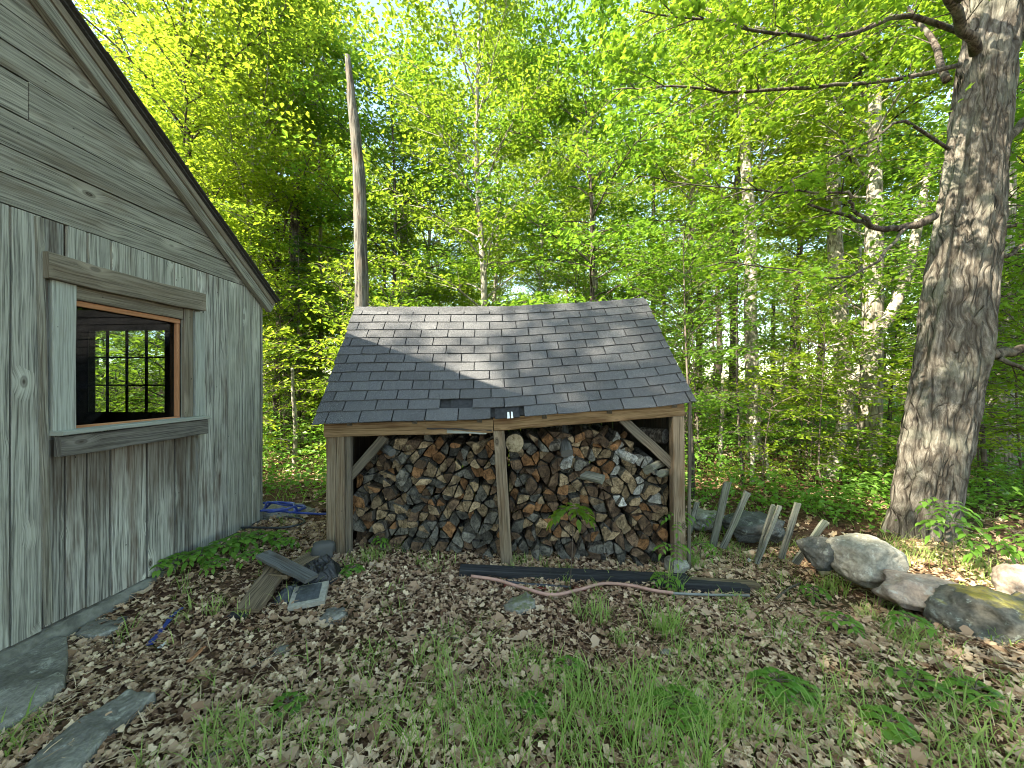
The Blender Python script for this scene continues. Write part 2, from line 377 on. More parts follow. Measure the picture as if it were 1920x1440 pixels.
M['leaf_yellow'] = leafmat('sunny_leaf', (.13, .21, .016), (.22, .29, .028), (.52, .68, .06), .5)
M['leaf_deep'] = leafmat('deep_leaf', (.05, .13, .02), (.11, .21, .025), (.28, .50, .045), .46)
M['maple_leaf'] = leafmat('maple_leaf', (.045, .13, .012), (.12, .22, .018), (.32, .52, .04), .5)
M['needle'] = leafmat('hemlock_needle', (.035, .08, .025), (.09, .16, .04), (.14, .28, .05), .3, .55)
M['grass'] = leafmat('grass_blade', (.10, .26, .035), (.40, .46, .16), (.42, .66, .13), .4)
M['weed'] = leafmat('weed_leaf', (.075, .20, .03), (.17, .31, .05), (.25, .52, .05), .4)
s = N('dead_leaf'); t = s.tint(); nn = s.noise(s.obj(), 25, 3)
c = s.ramp(t, [(0.0, (.06, .031, .020)), (.28, (.20, .115, .07)), (.58, (.44, .30, .195)), (1.0, (.74, .58, .40))])
c = s.mix(s.math('MULTIPLY', nn, .2), c, (.14, .075, .045)); p = s.pbr(c, .8, None, .2); M['dead'] = s.m
s = N('oak_leaf_dry'); r = s.rnd(); nn = s.noise(s.obj(), 40, 4)
c = s.ramp(r, [(0.0, (.26, .155, .095)), (.5, (.42, .29, .19)), (1.0, (.60, .47, .34))]); c = s.mix(s.math('MULTIPLY', nn, .45), c, (.17, .09, .055)); s.pbr(c, .75, None, .25); M['oakleaf'] = s.m
s = N('forest_soil'); g = s.n('NewGeometry').outputs['Position']
n1 = s.noise(g, 1.3, 4); n2 = s.noise(g, 22, 6, .7); n3 = s.noise(g, 90, 3, .7)
f = s.math('ADD', s.math('MULTIPLY', n2, .6), s.math('MULTIPLY', n3, .4))
c = s.ramp(f, [(.33, (.022, .012, .009)), (.46, (.085, .045, .03)), (.56, (.17, .10, .065)), (.68, (.30, .20, .13))])
c = s.mix(s.ramp(n1, [(.5, (0, 0, 0)), (.66, (.5, .5, .5))]), c, (.05, .075, .02))
s.pbr(c, .95, s.bump(f, 1.0, .03), .1); M['soil'] = s.m

# ------------------------------------------------------------------ ground
def axis(lo, mid0, mid1, hi, fine, coarse):
    a = list(np.arange(mid0, mid1, fine)); st = fine; v = mid1
    while v < hi: a.append(v); st = min(coarse, st * 1.18); v += st
    a.append(hi); st = fine; v = mid0 - fine; b = []
    while v > lo: b.append(v); st = min(coarse, st * 1.18); v -= st
    b.append(lo); return np.array(sorted(b) + a)
xs = axis(-160, -4.5, 5.5, 160, .07, 12); ys = axis(-60, .8, 7.5, 200, .07, 12)
GV = np.array([(x, y, gz(x, y)) for y in ys for x in xs])
nx = len(xs); ii = (np.arange(len(ys) - 1)[:, None] * nx + np.arange(nx - 1)[None, :]).ravel()
ground = put('forest_floor', fmesh('forest_floor', GV, [np.stack([ii, ii + 1, ii + nx + 1, ii + nx], 1)], [M['soil']], True))
prop(ground, kind='structure')

# ------------------------------------------------------------------ old barn at the left
uang = math.atan2(-1, -.05)
HO = Vector((-3 + .05 * 4.27, 4.27, 0))
H = empty('weathered_barn', HO, uang, 'weathered grey board barn with a square window, beside the woodshed', 'barn')
HW = 7.54                                 # gable width; local x along the gable, +y out of the wall, z up
RZ = lambda u: 2.50 + .72 * min(u, HW - u)    # bottom line of the rake board
def uz(px, k=2160.0): return (4.27 - k / (996 - px)) * 1.00125
WU0, WU1, WZ0, WZ1 = 1.00, 1.76, 1.375, 2.16   # glass opening
edges = [uz(x) for x in (487, 472, 455, 427, 400, 370, 328, 275, 207, 163, 122, 80, 18)]
while edges[-1] < HW - .2: edges.append(edges[-1] + random.uniform(.14, .24))
edges.append(HW)
ZB, ZT = .15, 2.672
def vboard(u0, u1, z0, z1, mat):
    pr = random.uniform(0, .010); g = random.uniform(.004, .009)
    bar('board', ((u0 + u1) / 2 + random.uniform(-.001, .001), -.012 + pr, z0 - random.uniform(0, .012) * (z0 < .3)), ((u0 + u1) / 2 + random.uniform(-.001, .001), -.012 + pr, z1),
        (1, 0, 0), u1 - u0 - 2 * g, .024, mat, H, 5, .0018, .0025)
cz1 = .70   # inner wall cut for the casing
for k in range(len(edges) - 1):
    a, b = edges[k], edges[k + 1]
    lo = ZB if a < 5 else ZB
    over = min(b, WU1 + .06) - max(a, WU0 - .02)
    if over > .03:
        vboard(a, b, lo, WZ0 - .03, M['siding_low']); vboard(a, b, WZ1 + .06, ZT, M['siding'])
        if a < WU0 - .05: vboard(a, WU0 - .03, WZ0 - .025, WZ1 + .055, M['siding'])
        if b > WU1 + .08: vboard(WU1 + .07, b, WZ0 - .025, WZ1 + .055, M['siding'])
    else: vboard(a, b, lo, ZT, M['siding'] if (a < .4 or a > 1.9) else M['siding_low'])
# narrow batten strips over two joints near the window
bar('batten', (uz(86), .012, ZB + .02), (uz(70), .012, ZT - .01), (1, 0, 0), .035, .02, M['gable'], H, 8, .004)
bar('corner_board', (-.012, -.05, ZB), (-.012, -.05, ZT - .12), (0, 1, 0), .10, .022, M['siding'], H, 5, .002)
# gable boards, lying
gzs = [2.675, 2.85, 3.005, 3.215, 3.45, 3.60, 3.79, 3.97, 4.17, 4.35, 4.55, 4.75, 4.95, 5.12]
def gboard(z0, z1, ua, ub, slant0=True, slant1=True):
    pr = random.uniform(0, .008); t = .024; n = 9; V = []; U = []
    uo, vo = random.random() * 50, random.random() * 50; wob = [random.uniform(-.004, .004) for _ in range(n + 1)]; wob2 = [random.uniform(-.004, .003) for _ in range(n + 1)]
    for i in range(n + 1):
        f = i / n
        xb = ua[0] + (ub[0] - ua[0]) * f; xt = ua[1] + (ub[1] - ua[1]) * f
        zb = z0 + .003 + wob[i] * .6; zt = z1 - .003 + wob2[i]
        for (x, y, z) in ((xb, 0, zb), (xb, t, zb + .001), (xt, t, zt), (xt, 0, zt)):
            V.append((x, y - t + .004 + pr, z)); U.append((uo + x, vo + z))
    Fc = [(i * 4 + k, i * 4 + (k + 1) % 4, i * 4 + 4 + (k + 1) % 4, i * 4 + 4 + k) for i in range(n) for k in range(4)]
    Fc += [(3, 2, 1, 0), (n * 4, n * 4 + 1, n * 4 + 2, n * 4 + 3)]
    put('gable_board', fmesh('gable_board', V, [np.array(Fc)], [M['gable']], False, U), H)
for k in range(len(gzs) - 1):
    z0, z1 = gzs[k], gzs[k + 1]
    e = lambda z: max(0.0, (z - 2.60) / .72)
    a0, a1 = e(z0), e(z1 + .0)
    if k == 3:
        gboard(z0, z1, (a0, a1), (1.985, 1.985)); gboard(z0, z1 - .004, (1.99, 1.99), (HW - a0, HW - a1))
    else:
        m_ = random.uniform(3.6, 4.6) if k < 8 else None
        if m_: gboard(z0, z1, (a0, a1), (m_, m_)); gboard(z0, z1, (m_ + .004, m_ + .004), (HW - a0, HW - a1))
        else: gboard(z0, z1, (a0, a1), (HW - a0, HW - a1))
# rake boards and roof
um = HW / 2; zr = RZ(um)
for sgn in (0, 1):
    f = (lambda u: u) if sgn == 0 else (lambda u: HW - u)
    u0, u1 = -.09, um - .002
    zc = lambda u: 2.50 + .72 * u + .075
    p0 = (f(u0), .045, zc(u0)); p1 = (f(u1), .045, zc(u1)); wd = (-.72 if sgn == 0 else .72, 0, 1)
    bar('rake_board', p0, p1, wd, .135, .05, M['gable'] if sgn == 0 else M['trim'], H, 14, .003)
    bar('rake_moulding', (f(u0), .078, zc(u0) + .05), (f(u1), .078, zc(u1) + .05), wd, .05, .016, M['trim'], H, 14, .002)
    # roof slab
    V = []; dl = -6.2
    for (u, dz) in ((u0 - .03, 0), (u1 + .002, 0), (u1 + .002, .016), (u0 - .03, .016)):
        for y in (.105, dl): V.append((f(u), y, zc(u) + .088 + dz))
    Fq = [(0, 1, 3, 2), (2, 3, 5, 4), (4, 5, 7, 6), (6, 7, 1, 0), (0, 2, 4, 6), (1, 7, 5, 3)]
    put('roof', fmesh('roof', V, [np.array(Fq)], [M['roofedge']]), H)
    # ragged shingle edge along the rake
    mb = MB(); u = u0 - .04
    while u < u1 - .03:
        L = random.uniform(.14, .2); q = plank((f(u), .10, zc(u) + .114), (f(min(u + L, u1)), .10, zc(min(u + L, u1)) + .114 + random.uniform(-.006, .004)), (0, 1, 0), .07, .009, 1, .006, .001)
        mb.add(q[0], q[1]); u += L * .96
    put('shingle_edge', mb.mesh('shingle_edge', [M['roofedge']]), H)
# other walls (seen through the window)
def slab(name, lo, hi, mat, parent):
    V = [(x, y, z) for x in (lo[0], hi[0]) for y in (lo[1], hi[1]) for z in (lo[2], hi[2])]
    Fq = [(0, 1, 3, 2), (4, 6, 7, 5), (0, 4, 5, 1), (2, 3, 7, 6), (0, 2, 6, 4), (1, 5, 7, 3)]
    return put(name, fmesh(name, V, [np.array(Fq)], [mat]), parent)
LW = -5.9
# north wall (eave wall, local x=0..0.1) with a twelve pane window; local y = -(distance from the gable)
NW0, NW1, NZ0, NZ1 = -1.93, -1.02, 1.33, 2.25
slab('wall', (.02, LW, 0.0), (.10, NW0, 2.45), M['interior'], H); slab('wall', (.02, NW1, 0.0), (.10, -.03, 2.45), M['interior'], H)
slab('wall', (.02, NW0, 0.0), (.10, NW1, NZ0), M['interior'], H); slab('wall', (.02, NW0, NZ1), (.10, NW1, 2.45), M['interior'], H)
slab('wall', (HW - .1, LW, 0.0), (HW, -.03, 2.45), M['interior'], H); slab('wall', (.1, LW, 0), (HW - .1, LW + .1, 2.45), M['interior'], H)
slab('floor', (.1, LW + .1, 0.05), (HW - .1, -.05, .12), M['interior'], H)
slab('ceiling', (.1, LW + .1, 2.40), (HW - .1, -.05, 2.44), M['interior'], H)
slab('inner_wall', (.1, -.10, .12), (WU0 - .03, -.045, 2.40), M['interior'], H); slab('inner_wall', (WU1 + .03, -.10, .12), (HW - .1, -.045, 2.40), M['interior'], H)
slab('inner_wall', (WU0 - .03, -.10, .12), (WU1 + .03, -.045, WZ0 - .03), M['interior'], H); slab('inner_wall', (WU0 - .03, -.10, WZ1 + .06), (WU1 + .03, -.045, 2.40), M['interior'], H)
bw = empty('back_window'); bw.parent = H
for k in range(5):
    y = NW0 + (NW1 - NW0) * k / 4; slab('muntin', (.084, y - .010, NZ0), (.100, y + .010, NZ1), M['mullion'], bw)
for k in range(4):
    z = NZ0 + (NZ1 - NZ0) * k / 3; slab('muntin', (.086, NW0, z - .009), (.099, NW1, z + .009), M['mullion'], bw)
for i in range(4):
    for j in range(3):
        y = NW0 + (NW1 - NW0) * i / 4; z = NZ0 + (NZ1 - NZ0) * j / 3
        slab('pane', (.090, y + .0105, z + .0095), (.094, y + (NW1 - NW0) / 4 - .0105, z + (NZ1 - NZ0) / 3 - .0095), M['glass'], bw)
# front window
win = empty('window'); win.parent = H; win['label'] = 'square window in a rough board frame'
uL0, uL1 = .80, 1.93
bar('lintel', (uL0, .035, 2.385), (uL1, .035, 2.375), (0, 0, 1), .16, .055, M['trim'], win, 8, .004, .004, 1.0, -.008)
bar('casing', (1.825, .014, 1.345), (1.825, .014, 2.297), (1, 0, 0), .125, .034, M['trim_pale'], win, 4, .002)
bar('casing', (.925, .006, 1.365), (.925, .006, 2.300), (1, 0, 0), .085, .028, M['trim'], win, 4, .002)
bar('casing', (.815, .010, 1.365), (.815, .010, 2.294), (1, 0, 0), .095, .030, M['trim_pale'], win, 4, .002)
bar('head_board', (.975, -.004, 2.250), (1.76, -.004, 2.250), (0, 0, 1), .088, .03, M['trim'], win, 4, .001)
bar('sash_rail', (.975, -.022, 2.186), (1.76, -.022, 2.186), (0, 0, 1), .036, .02, M['copper'], win, 2, .0005)
bar('sash_rail', (.975, -.03, 1.362), (1.76, -.03, 1.362), (0, 0, 1), .022, .03, M['copper'], win, 2, .0005)
bar('sash_stile', (.990, -.030, 1.375), (.990, -.030, 2.166), (1, 0, 0), .026, .03, M['copper'], win, 2, .0005)
slab('jamb', (WU1 + .001, -.10, WZ0 - .01), (WU1 + .02, -.004, WZ1 + .04), M['mullion'], win); slab('jamb', (WU0 - .024, -.10, WZ0 - .01), (WU0 - .003 - .02, -.046, WZ1 + .04), M['mullion'], win)
slab('glass_pane', (1.004, -.052, 1.37), (1.759, -.048, 2.168), M['glass'], win)
bar('sill', (.79, .040, 1.350), (1.895, .040, 1.342), (0, 1, 0), .13, .026, M['trim_pale'], win, 6, .003)
bar('apron_board', (.80, .062, 1.268), (1.885, .058, 1.258), (0, 0, 1), .125, .05, M['trim_dark'], win, 8, .004, .004)
# knots and nail holes are in the boards' material; foundation
mb = MB(); n = 60; V = []; 
for i in range(n + 1):
    u = -.06 + (HW + .1) * i / n
    for (y, z) in ((-.12, -.35), (.05, -.35), (.045, .06), (.02, .125), (-.12, .13)):
        q = noise.noise(Vector((u * 4, y * 3, z * 6))) * .02; V.append((u, y + q, z + q * .5))
Fq = [(i * 5 + k, i * 5 + k + 1, i * 5 + 6 + k, i * 5 + 5 + k) for i in range(n) for k in range(4)]
put('foundation', fmesh('foundation', V, [np.array(Fq)], [M['concrete']], True), H)

# ------------------------------------------------------------------ woodshed
SH = empty('woodshed', (0, 4.2, 0), 0, 'open-fronted woodshed with a grey shingle roof full of split firewood', 'woodshed')
SO = Vector((0, 4.2, 0))
EX = [590, 615, 746, 870, 945, 1059, 1237, 1302]; EYp = [797, 795, 790, 788, 785, 776, 763, 753]
RX = [668, 800, 956, 1110, 1207]; RYp = [579, 579, 578, 570, 562]
YE, YR = 3.50, 4.57
def roofp(s, t, lift=0.0):
    """s 0..1 along the eave, t 0..1 from eave to ridge"""
    ex = 590 + s * 712; rx = 668 + s * 539
    E = np.array(P(ex, np.interp(ex, EX, EYp), YE)); Rg = np.array(P(rx, np.interp(rx, RX, RYp), YR))
    p = E + (Rg - E) * t; p[2] += lift - .018 * math.sin(math.pi * t) * (1 - .3 * math.cos(6 * s)) ; p[1] -= lift * .7
    return p
def shedobj(name, V, Fq, mat, parent=SH, uv=None, smooth=False):
    return put(name, fmesh(name, np.array(V) - np.array(SO), [np.array(Fq)], [mat], smooth, uv), parent)
# deck under the shingles
roof = empty('roof'); roof.parent = SH
n = 24; V = [roofp(i / n, t, -.018 - dz) for i in range(n + 1) for t, dz in ((.03, 0), (1, 0), (1, .012), (.03, .012))]
Fq = [(i * 4 + k, i * 4 + (k + 1) % 4, i * 4 + 4 + (k + 1) % 4, i * 4 + 4 + k) for i in range(n) for k in range(4)] + [(0, 3, 2, 1), (n * 4, n * 4 + 1, n * 4 + 2, n * 4 + 3)]
shedobj('deck', V, Fq, M['underlay'], roof)
# rear slope
V = []
for i in range(n + 1):
    r0 = roofp(i / n, 1, -.012); e0 = roofp(i / n, 0); b = np.array([e0[0], 2 * YR - YE, e0[2] + .06])
    V += [r0, b, b - (0, 0, .025), r0 - (0, 0, .025)]
shedobj('rear_slope', V, Fq, M['shingle'], roof)
NC = 13
def tabobj(name, s0, s1, t0, t1, lift0, lift1, th=.006, mat=None):
    c = [(s0, t0, lift0), (s1, t0, lift0), (s1, t1, lift1), (s0, t1, lift1)]
    j = [random.uniform(-.0012, .0012) for _ in range(4)]
    V = []
    mids = [(.0, 0), (.5, 0), (1, 0), (1, 1), (.5, 1), (0, 1)]
    curl = [random.uniform(0, .005), random.uniform(0, .002), random.uniform(0, .005), 0, 0, 0]
    for dz in (0, 1):
        for k, (a, b) in enumerate(mids):
            sx = s0 + (s1 - s0) * a; tx = t0 + (t1 - t0) * b + (j[k % 4] if b == 0 else 0)
            V.append(roofp(sx, tx, lift0 * (1 - b) + lift1 * b + dz * th + curl[k]))
    Fq = [(0, 5, 4, 1), (1, 4, 3, 2), (6, 7, 10, 11), (7, 8, 9, 10)] + [(k, (k + 1) % 6, 6 + (k + 1) % 6, 6 + k) for k in range(6)]
    return shedobj(name, V, Fq, mat or M['shingle'], roof)
tw = 62.0 / 712
row_gap = .0
for r_ in range(NC):
    t0 = r_ / NC; t1 = min(1.0, (r_ + 1.12) / NC); wob = random.uniform(-.004, .004)
    phase = [.30, .78][r_ % 2] * tw + wob; edgesx = [0.0]; sx = phase
    while sx < .995: edgesx.append(sx); sx += tw
    edgesx.append(1.0)
    for a, b in zip(edgesx[:-1], edgesx[1:]):
        if b - a < .006: continue
        if r_ == 1 and abs((a + b) / 2 - (872 - 590) / 712) < .035: continue     # the missing tab
        if r_ == 0 and abs((a + b) / 2 - (948 - 590) / 712) < .02: continue
        o = tabobj('shingle', a + (.0015 if a > 0 else -.003 - random.uniform(0, .004)), b - (.0015 if b < 1 else -.003 - random.uniform(0, .003)), t0 - (.008 if r_ == 0 else 0), t1, .0085 + random.uniform(-.001, .003), .0015)
# darker older layer seen where tabs are missing
tabobj('shingle', .355, .445, 1 / NC + .004, 2.1 / NC, -.004, -.004, .004, M['underlay'])['label'] = 'dark patch where a tab is missing'
tabobj('shingle', .475, .54, .002, 1.05 / NC, -.004, -.002, .004, M['underlay'])
for q in ((.507, .514), (.517, .523)):
    V = [roofp(q[0], -.006, .006), roofp(q[1], -.006, .006), roofp(q[1] - .001, .035, .012), roofp(q[0] + .001, .038, .012)]
    V += [v + np.array((0, -.002, .002)) for v in V]
    shedobj('torn_flap', V, [(0, 3, 2, 1), (4, 5, 6, 7), (0, 1, 5, 4), (1, 2, 6, 5), (2, 3, 7, 6), (3, 0, 4, 7)], M['white_flap'], roof)
# ridge caps
nc = 26
for i in range(nc):
    s0, s1 = i / nc, (i + 1) / nc; V = []
    for s_, l_ in ((s0, .014), (s1, .008)):
        a = roofp(s_, .955, l_); b = roofp(s_, 1.0, l_ + .012); c_ = b + np.array((0, .11, -.06))
        V += [a, b, c_]
    V += [v - np.array((0, 0, .005)) for v in V]
    shedobj('ridge_cap', V, [(0, 3, 4, 1), (1, 4, 5, 2), (6, 7, 10, 9), (7, 8, 11, 10), (0, 1, 7, 6), (1, 2, 8, 7), (3, 9, 10, 4), (4, 10, 11, 5), (0, 6, 9, 3), (2, 5, 11, 8)], M['shingle'], roof)
def sbar(name, p0, p1, wd, w_, t_, mat, n=6, jit=.004, ch=.005, taper=1.0, bow=0.0):
    return bar(name, np.array(p0) - np.array(SO), np.array(p1) - np.array(SO), wd, w_, t_, mat, SH, n, jit, ch, taper, bow)
YB = 3.60
# beams: the left one is split at its right end
sbar('beam', P(612, 806, YB), P(925, 798, YB), (0, 0, 1), .125, .10, M['beam'], 12, .004, .006, 1.0)
sbar('beam', P(926, 794, YB + .002), P(1279, 766, YB + .002), (0, 0, 1), .13, .10, M['beam'], 12, .003, .006)
V, F4, U = plank(P(838, 809, YB - .052), P(912, 813, YB - .052), (0, 0, 1), .03, .012, 6, .004, .002, .5); 
put('splinter', fmesh('splinter', V - np.array(SO), [F4], [M['trim_pale']], False, U), SH)
V, F4, U = plank(P(800, 803, YB - .0505), P(922, 807, YB - .0505), (0, 0, 1), .011, .006, 9, .005, .001, 1.0)
put('crack', fmesh('crack', V - np.array(SO), [F4], [M['tarp']], False, U), SH)
def gp(px, Y): return gz(X(px, Y), Y) - .08
zL = Z(818, YB)
for a, b, wd_, m_ in ((614, 632, 0, 'post'), (632.5, 648, .004, 'post'), (648.5, 659, -.012, 'brace')):
    x = (X(a, YB) + X(b, YB)) / 2
    sbar('post_board', (x, YB - wd_, gz(x, YB) - .06), (x, YB - wd_, zL + .02 * (m_ == 'brace')), (1, 0, 0), X(b, YB) - X(a, YB) - .002, .06, M[m_], 8, .003)
sbar('post', (X(951, YB), YB, gz(-.05, YB) - .05), (X(935.5, YB), YB, Z(807, YB)), (1, 0, 0), .102, .09, M['post'], 8, .003)
sbar('post', (X(1271, YB), YB, Z(1046, YB)), (X(1268, YB), YB, Z(780, YB)), (1, 0, 0), .105, .10, M['post'], 8, .003)
sbar('side_board', (X(1292, 3.68), 3.68, gz(1.7, 3.7) - .05), (X(1293, 3.68), 3.68, Z(752, 3.68)), (1, 0, 0), .032, .02, M['brace'], 6, .003)
sbar('brace', P(722, 818, 3.64), P(657, 893, 3.64), (1, 0, 1), .085, .05, M['brace'], 5, .004)
sbar('brace', P(1166, 785, 3.64), P(1262, 873, 3.64), (-1, 0, 1), .085, .05, M['brace'], 5, .004)
# interior framing: side walls and rear wall boards
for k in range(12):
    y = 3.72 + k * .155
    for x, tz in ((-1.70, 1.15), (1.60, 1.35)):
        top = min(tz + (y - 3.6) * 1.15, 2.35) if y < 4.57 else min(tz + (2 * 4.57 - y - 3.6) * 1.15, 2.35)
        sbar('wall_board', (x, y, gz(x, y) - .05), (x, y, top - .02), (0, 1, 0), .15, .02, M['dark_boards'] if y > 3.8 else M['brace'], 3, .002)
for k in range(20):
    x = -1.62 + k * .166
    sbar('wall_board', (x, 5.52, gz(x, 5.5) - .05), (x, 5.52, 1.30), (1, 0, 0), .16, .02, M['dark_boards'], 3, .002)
for k in range(6):
    x = -1.5 + k * .6
    sbar('rafter', (x, 3.56, roofp((x + 1.8) / 3.46, .03)[2] - .075), (x, 4.55, roofp((x + 1.8) / 3.46, .98)[2] - .075), (1, 0, 0), .045, .07, M['brace'], 2, .002)

# ------------------------------------------------------------------ firewood: each split log its own object
def ztop(x):
    px = 960 + x / 3.75 * 720
    return Z(np.interp(px, [655, 668, 700, 730, 790, 860, 925, 950, 1000, 1080, 1160, 1195, 1235, 1270],
                       [925, 888, 848, 826, 818, 830, 818, 838, 816, 810, 816, 842, 866, 888]), 3.75)
def zbot(x): return gz(x, 3.78) - .005
def stack(x0, x1, sp):
    pts = []; h = sp * .8; z = -.3; row = 0
    while z < 1.4:
        x = x0 + (row % 2) * sp / 2
        while x < x1 + sp * .4:
            pts.append((min(x1, max(x0, x + random.uniform(-.3, .3) * sp)), z + random.uniform(-.3, .3) * sp)); x += sp
        z += h; row += 1
    vs, _, fs, _, _, _ = delaunay_2d_cdt([Vector(p) for p in pts], [], [], 0, 1e-6)
    tris = [tuple(f) for f in fs]; adj = {}
    for i, t in enumerate(tris):
        for k in range(3):
            adj.setdefault(frozenset((t[k], t[(k + 1) % 3])), []).append(i)
    used = set(); cells = []; order = list(range(len(tris))); random.shuffle(order)
    for i in order:
        if i in used: continue
        t = tris[i]; best = None
        if random.random() < .55:
            ed = sorted([frozenset((t[k], t[(k + 1) % 3])) for k in range(3)], key=lambda e: -(vs[list(e)[0]] - vs[list(e)[1]]).length)
            for e in ed[:2]:
                o = [j for j in adj[e] if j != i and j not in used]
                if o: best = (e, o[0]); break
        used.add(i)
        if best:
            e, j = best; used.add(j); a = [v for v in t if v not in e][0]; b = [v for v in tris[j] if v not in e][0]; k = t.index(a)
            poly = [a, t[(k + 1) % 3], b, t[(k + 2) % 3]]
        else: poly = list(t)
        cells.append([vs[v].copy() for v in poly])
    out = []
    for c in cells:
        ce = sum(c, Vector((0, 0))) / len(c)
        ar = abs(sum(c[k].cross(c[(k + 1) % len(c)]) for k in range(len(c)))) / 2 if False else .5 * abs(sum(c[k].x * c[(k + 1) % len(c)].y - c[(k + 1) % len(c)].x * c[k].y for k in range(len(c))))
        if ar < .0026: continue
        if ce.y < zbot(ce.x) + .03 or ce.y > ztop(ce.x) or not (x0 < ce.x < x1): continue
        out.append((ce, c))
    return out
def logmesh(ce, c, L, kind):
    # shrink, bulge one edge, roughen
    poly = []; n = len(c); sgn = 1 if sum(c[k].x * c[(k + 1) % n].y - c[(k + 1) % n].x * c[k].y for k in range(n)) > 0 else -1
    if sgn < 0: c = list(reversed(c))
    be = random.randrange(n) if random.random() < .6 else -1
    for k in range(n):
        a = c[k] - ce; b = c[(k + 1) % n] - ce
        sh = random.uniform(.85, .94); a = a * sh; b = b * sh; e = b - a; nn = Vector((e.y, -e.x)).normalized() if e.length > 0 else Vector((0, 0))
        poly.append(a + e * .13); 
        for q in ((.38, .62) if k == be else (.5,)):
            poly.append(a + e * q + nn * ((.010 if k == be else 0) + random.uniform(-.004, .003)))
        poly.append(a + e * .87)
    m = len(poly); tx, tz = random.uniform(-.1, .1), random.uniform(-.1, .08); V = []; tap = random.uniform(.85, 1.05)
    fx, fz = random.uniform(-.3, .3), random.uniform(-.3, .3)
    for (y, sc) in ((0, .95), (.006, 1), (L * .5, 1), (L, tap)):
        for p in poly: V.append((p.x * sc + tx * y, y + (p.x * fx + p.y * fz if y < .1 else 0), p.y * sc + tz * y))
    V.append((0, -.001, 0)); V.append((tx * L, L, tz * L))
    F4 = [(r * m + k, r * m + (k + 1) % m, (r + 1) * m + (k + 1) % m, (r + 1) * m + k) for r in range(3) for k in range(m)]
    F3 = [(4 * m, (k + 1) % m, k) for k in range(m)] + [(4 * m + 1, 3 * m + k, 3 * m + (k + 1) % m) for k in range(m)]
    mi = [0] * m + [1] * (2 * m); mi3 = [0] * m + [0] * m
    sidem = M['logbark'] if random.random() < .5 else LOGM['grey' if kind not in ('orange', 'brown') else 'brown']
    return fmesh('split_log', V, [np.array(F4), np.array(F3)], [LOGM[kind], sidem], False, None, [np.array(mi), np.array(mi3)])
def poly_area(c): return .5 * abs(sum(c[k].x * c[(k + 1) % len(c)].y - c[(k + 1) % len(c)].x * c[k].y for k in range(len(c))))
LOGN = ('grey', 'tan', 'orange', 'brown', 'silver'); small = {'V': [], 'F4': [], 'F3': [], 'm4': [], 'm3': [], 'n': 0}
def join_small(me, kind, at):
    co = np.empty(len(me.vertices) * 3, dtype=np.float32); me.vertices.foreach_get('co', co); co = co.reshape(-1, 3) + np.array(at); small['V'].append(co); ki = LOGN.index(kind)
    for p in me.polygons:
        v = [x + small['n'] for x in p.vertices]; m_ = 5 if (p.material_index and me.materials[1] == M['logbark']) else (LOGN.index('brown') if p.material_index and kind in ('orange', 'brown') else 0 if p.material_index else ki)
        small['F4' if len(v) == 4 else 'F3'].append(v); small['m4' if len(v) == 4 else 'm3'].append(m_)
    small['n'] += len(co)
ordn = ['first', 'second', 'third', 'fourth', 'fifth', 'sixth', 'seventh', 'eighth', 'ninth', 'tenth', 'eleventh', 'twelfth', 'thirteenth', 'fourteenth', 'fifteenth', 'sixteenth', 'seventeenth', 'eighteenth', 'nineteenth', 'twentieth', 'twenty-first', 'twenty-second', 'twenty-third', 'twenty-fourth']
BAYS = [(a, stack(a[0], a[1], .109)) for a in ((-1.545, -.09, 'left', 'left bay'), (-.03, 1.515, 'right', 'right bay'))]
ars = sorted([poly_area(c) for _, cs in BAYS for _, c in cs], reverse=True); CUT = ars[min(len(ars) - 1, 286)]
for (x0, x1, bay, dsc), cells in BAYS:
    cells = list(cells); cells.sort(key=lambda q: q[0].y - zbot(q[0].x)); rows = {}
    for ce, c in cells: rows.setdefault(int((ce.y - zbot(ce.x)) / .085), []).append((ce, c))
    for rk in sorted(rows):
        rw = sorted(rows[rk], key=lambda q: q[0].x)
        for k, (ce, c) in enumerate(rw):
            hgt = (ce.y - zbot(ce.x)); p = random.random()
            if hgt < .22: kind = 'grey' if p < .75 else 'brown'
            elif bay == 'right' and ce.x > 1.0 and hgt > .6: kind = 'silver' if p < .5 else 'tan'
            elif bay == 'right': kind = 'brown' if p < .38 else 'orange' if p < .55 else 'grey' if p < .78 else 'tan'
            else: kind = 'grey' if p < .30 else 'tan' if p < .66 else 'orange' if p < .84 else 'brown'
            L = random.uniform(.34, .42); top = ce.y > ztop(ce.x) - .12
            y = 3.74 + random.uniform(-.085, .07) + .02 * hgt + (random.uniform(0, .05) if top else 0)
            if poly_area(c) < CUT: join_small(logmesh(ce, c, L, kind), kind, (ce.x, y, ce.y)); continue
            o = put('split_log', logmesh(ce, c, L, kind), None, (ce.x, y, ce.y))
            shp = 'wedge' if len(c) == 3 else 'four-sided'; cl = {'grey': 'greyed', 'tan': 'tan', 'orange': 'orange', 'brown': 'brown', 'silver': 'silvery'}[kind]
            where = 'bottom row' if rk == 0 else ordn[rk] + ' row up'
            ref = 'left post' if bay == 'left' else 'middle post'
            prop(o, f'{cl} {shp} log, {where}, {ordn[min(k, 23)]} from the {ref}, {dsc}', 'firewood log', f'split logs stacked in the {dsc} of the woodshed')
    # a second rank of logs behind the first shows only as dark ends; joined because none can be picked apart
    mb = MB()
    for ce, c in cells:
        if ce.y < ztop(ce.x) - .3: continue
        V, F4, F3, U = tube([(ce.x, 4.2, ce.y - .02), (ce.x + random.uniform(-.05, .05), 4.6, ce.y)], .06, 6); mb.add(V, F4, F3)
    rear = put('rear_firewood', mb.mesh('rear_firewood', [M['logbark']]), None); prop(rear, f'second rank of firewood behind the front logs, {dsc}', 'firewood', None, 'stuff')
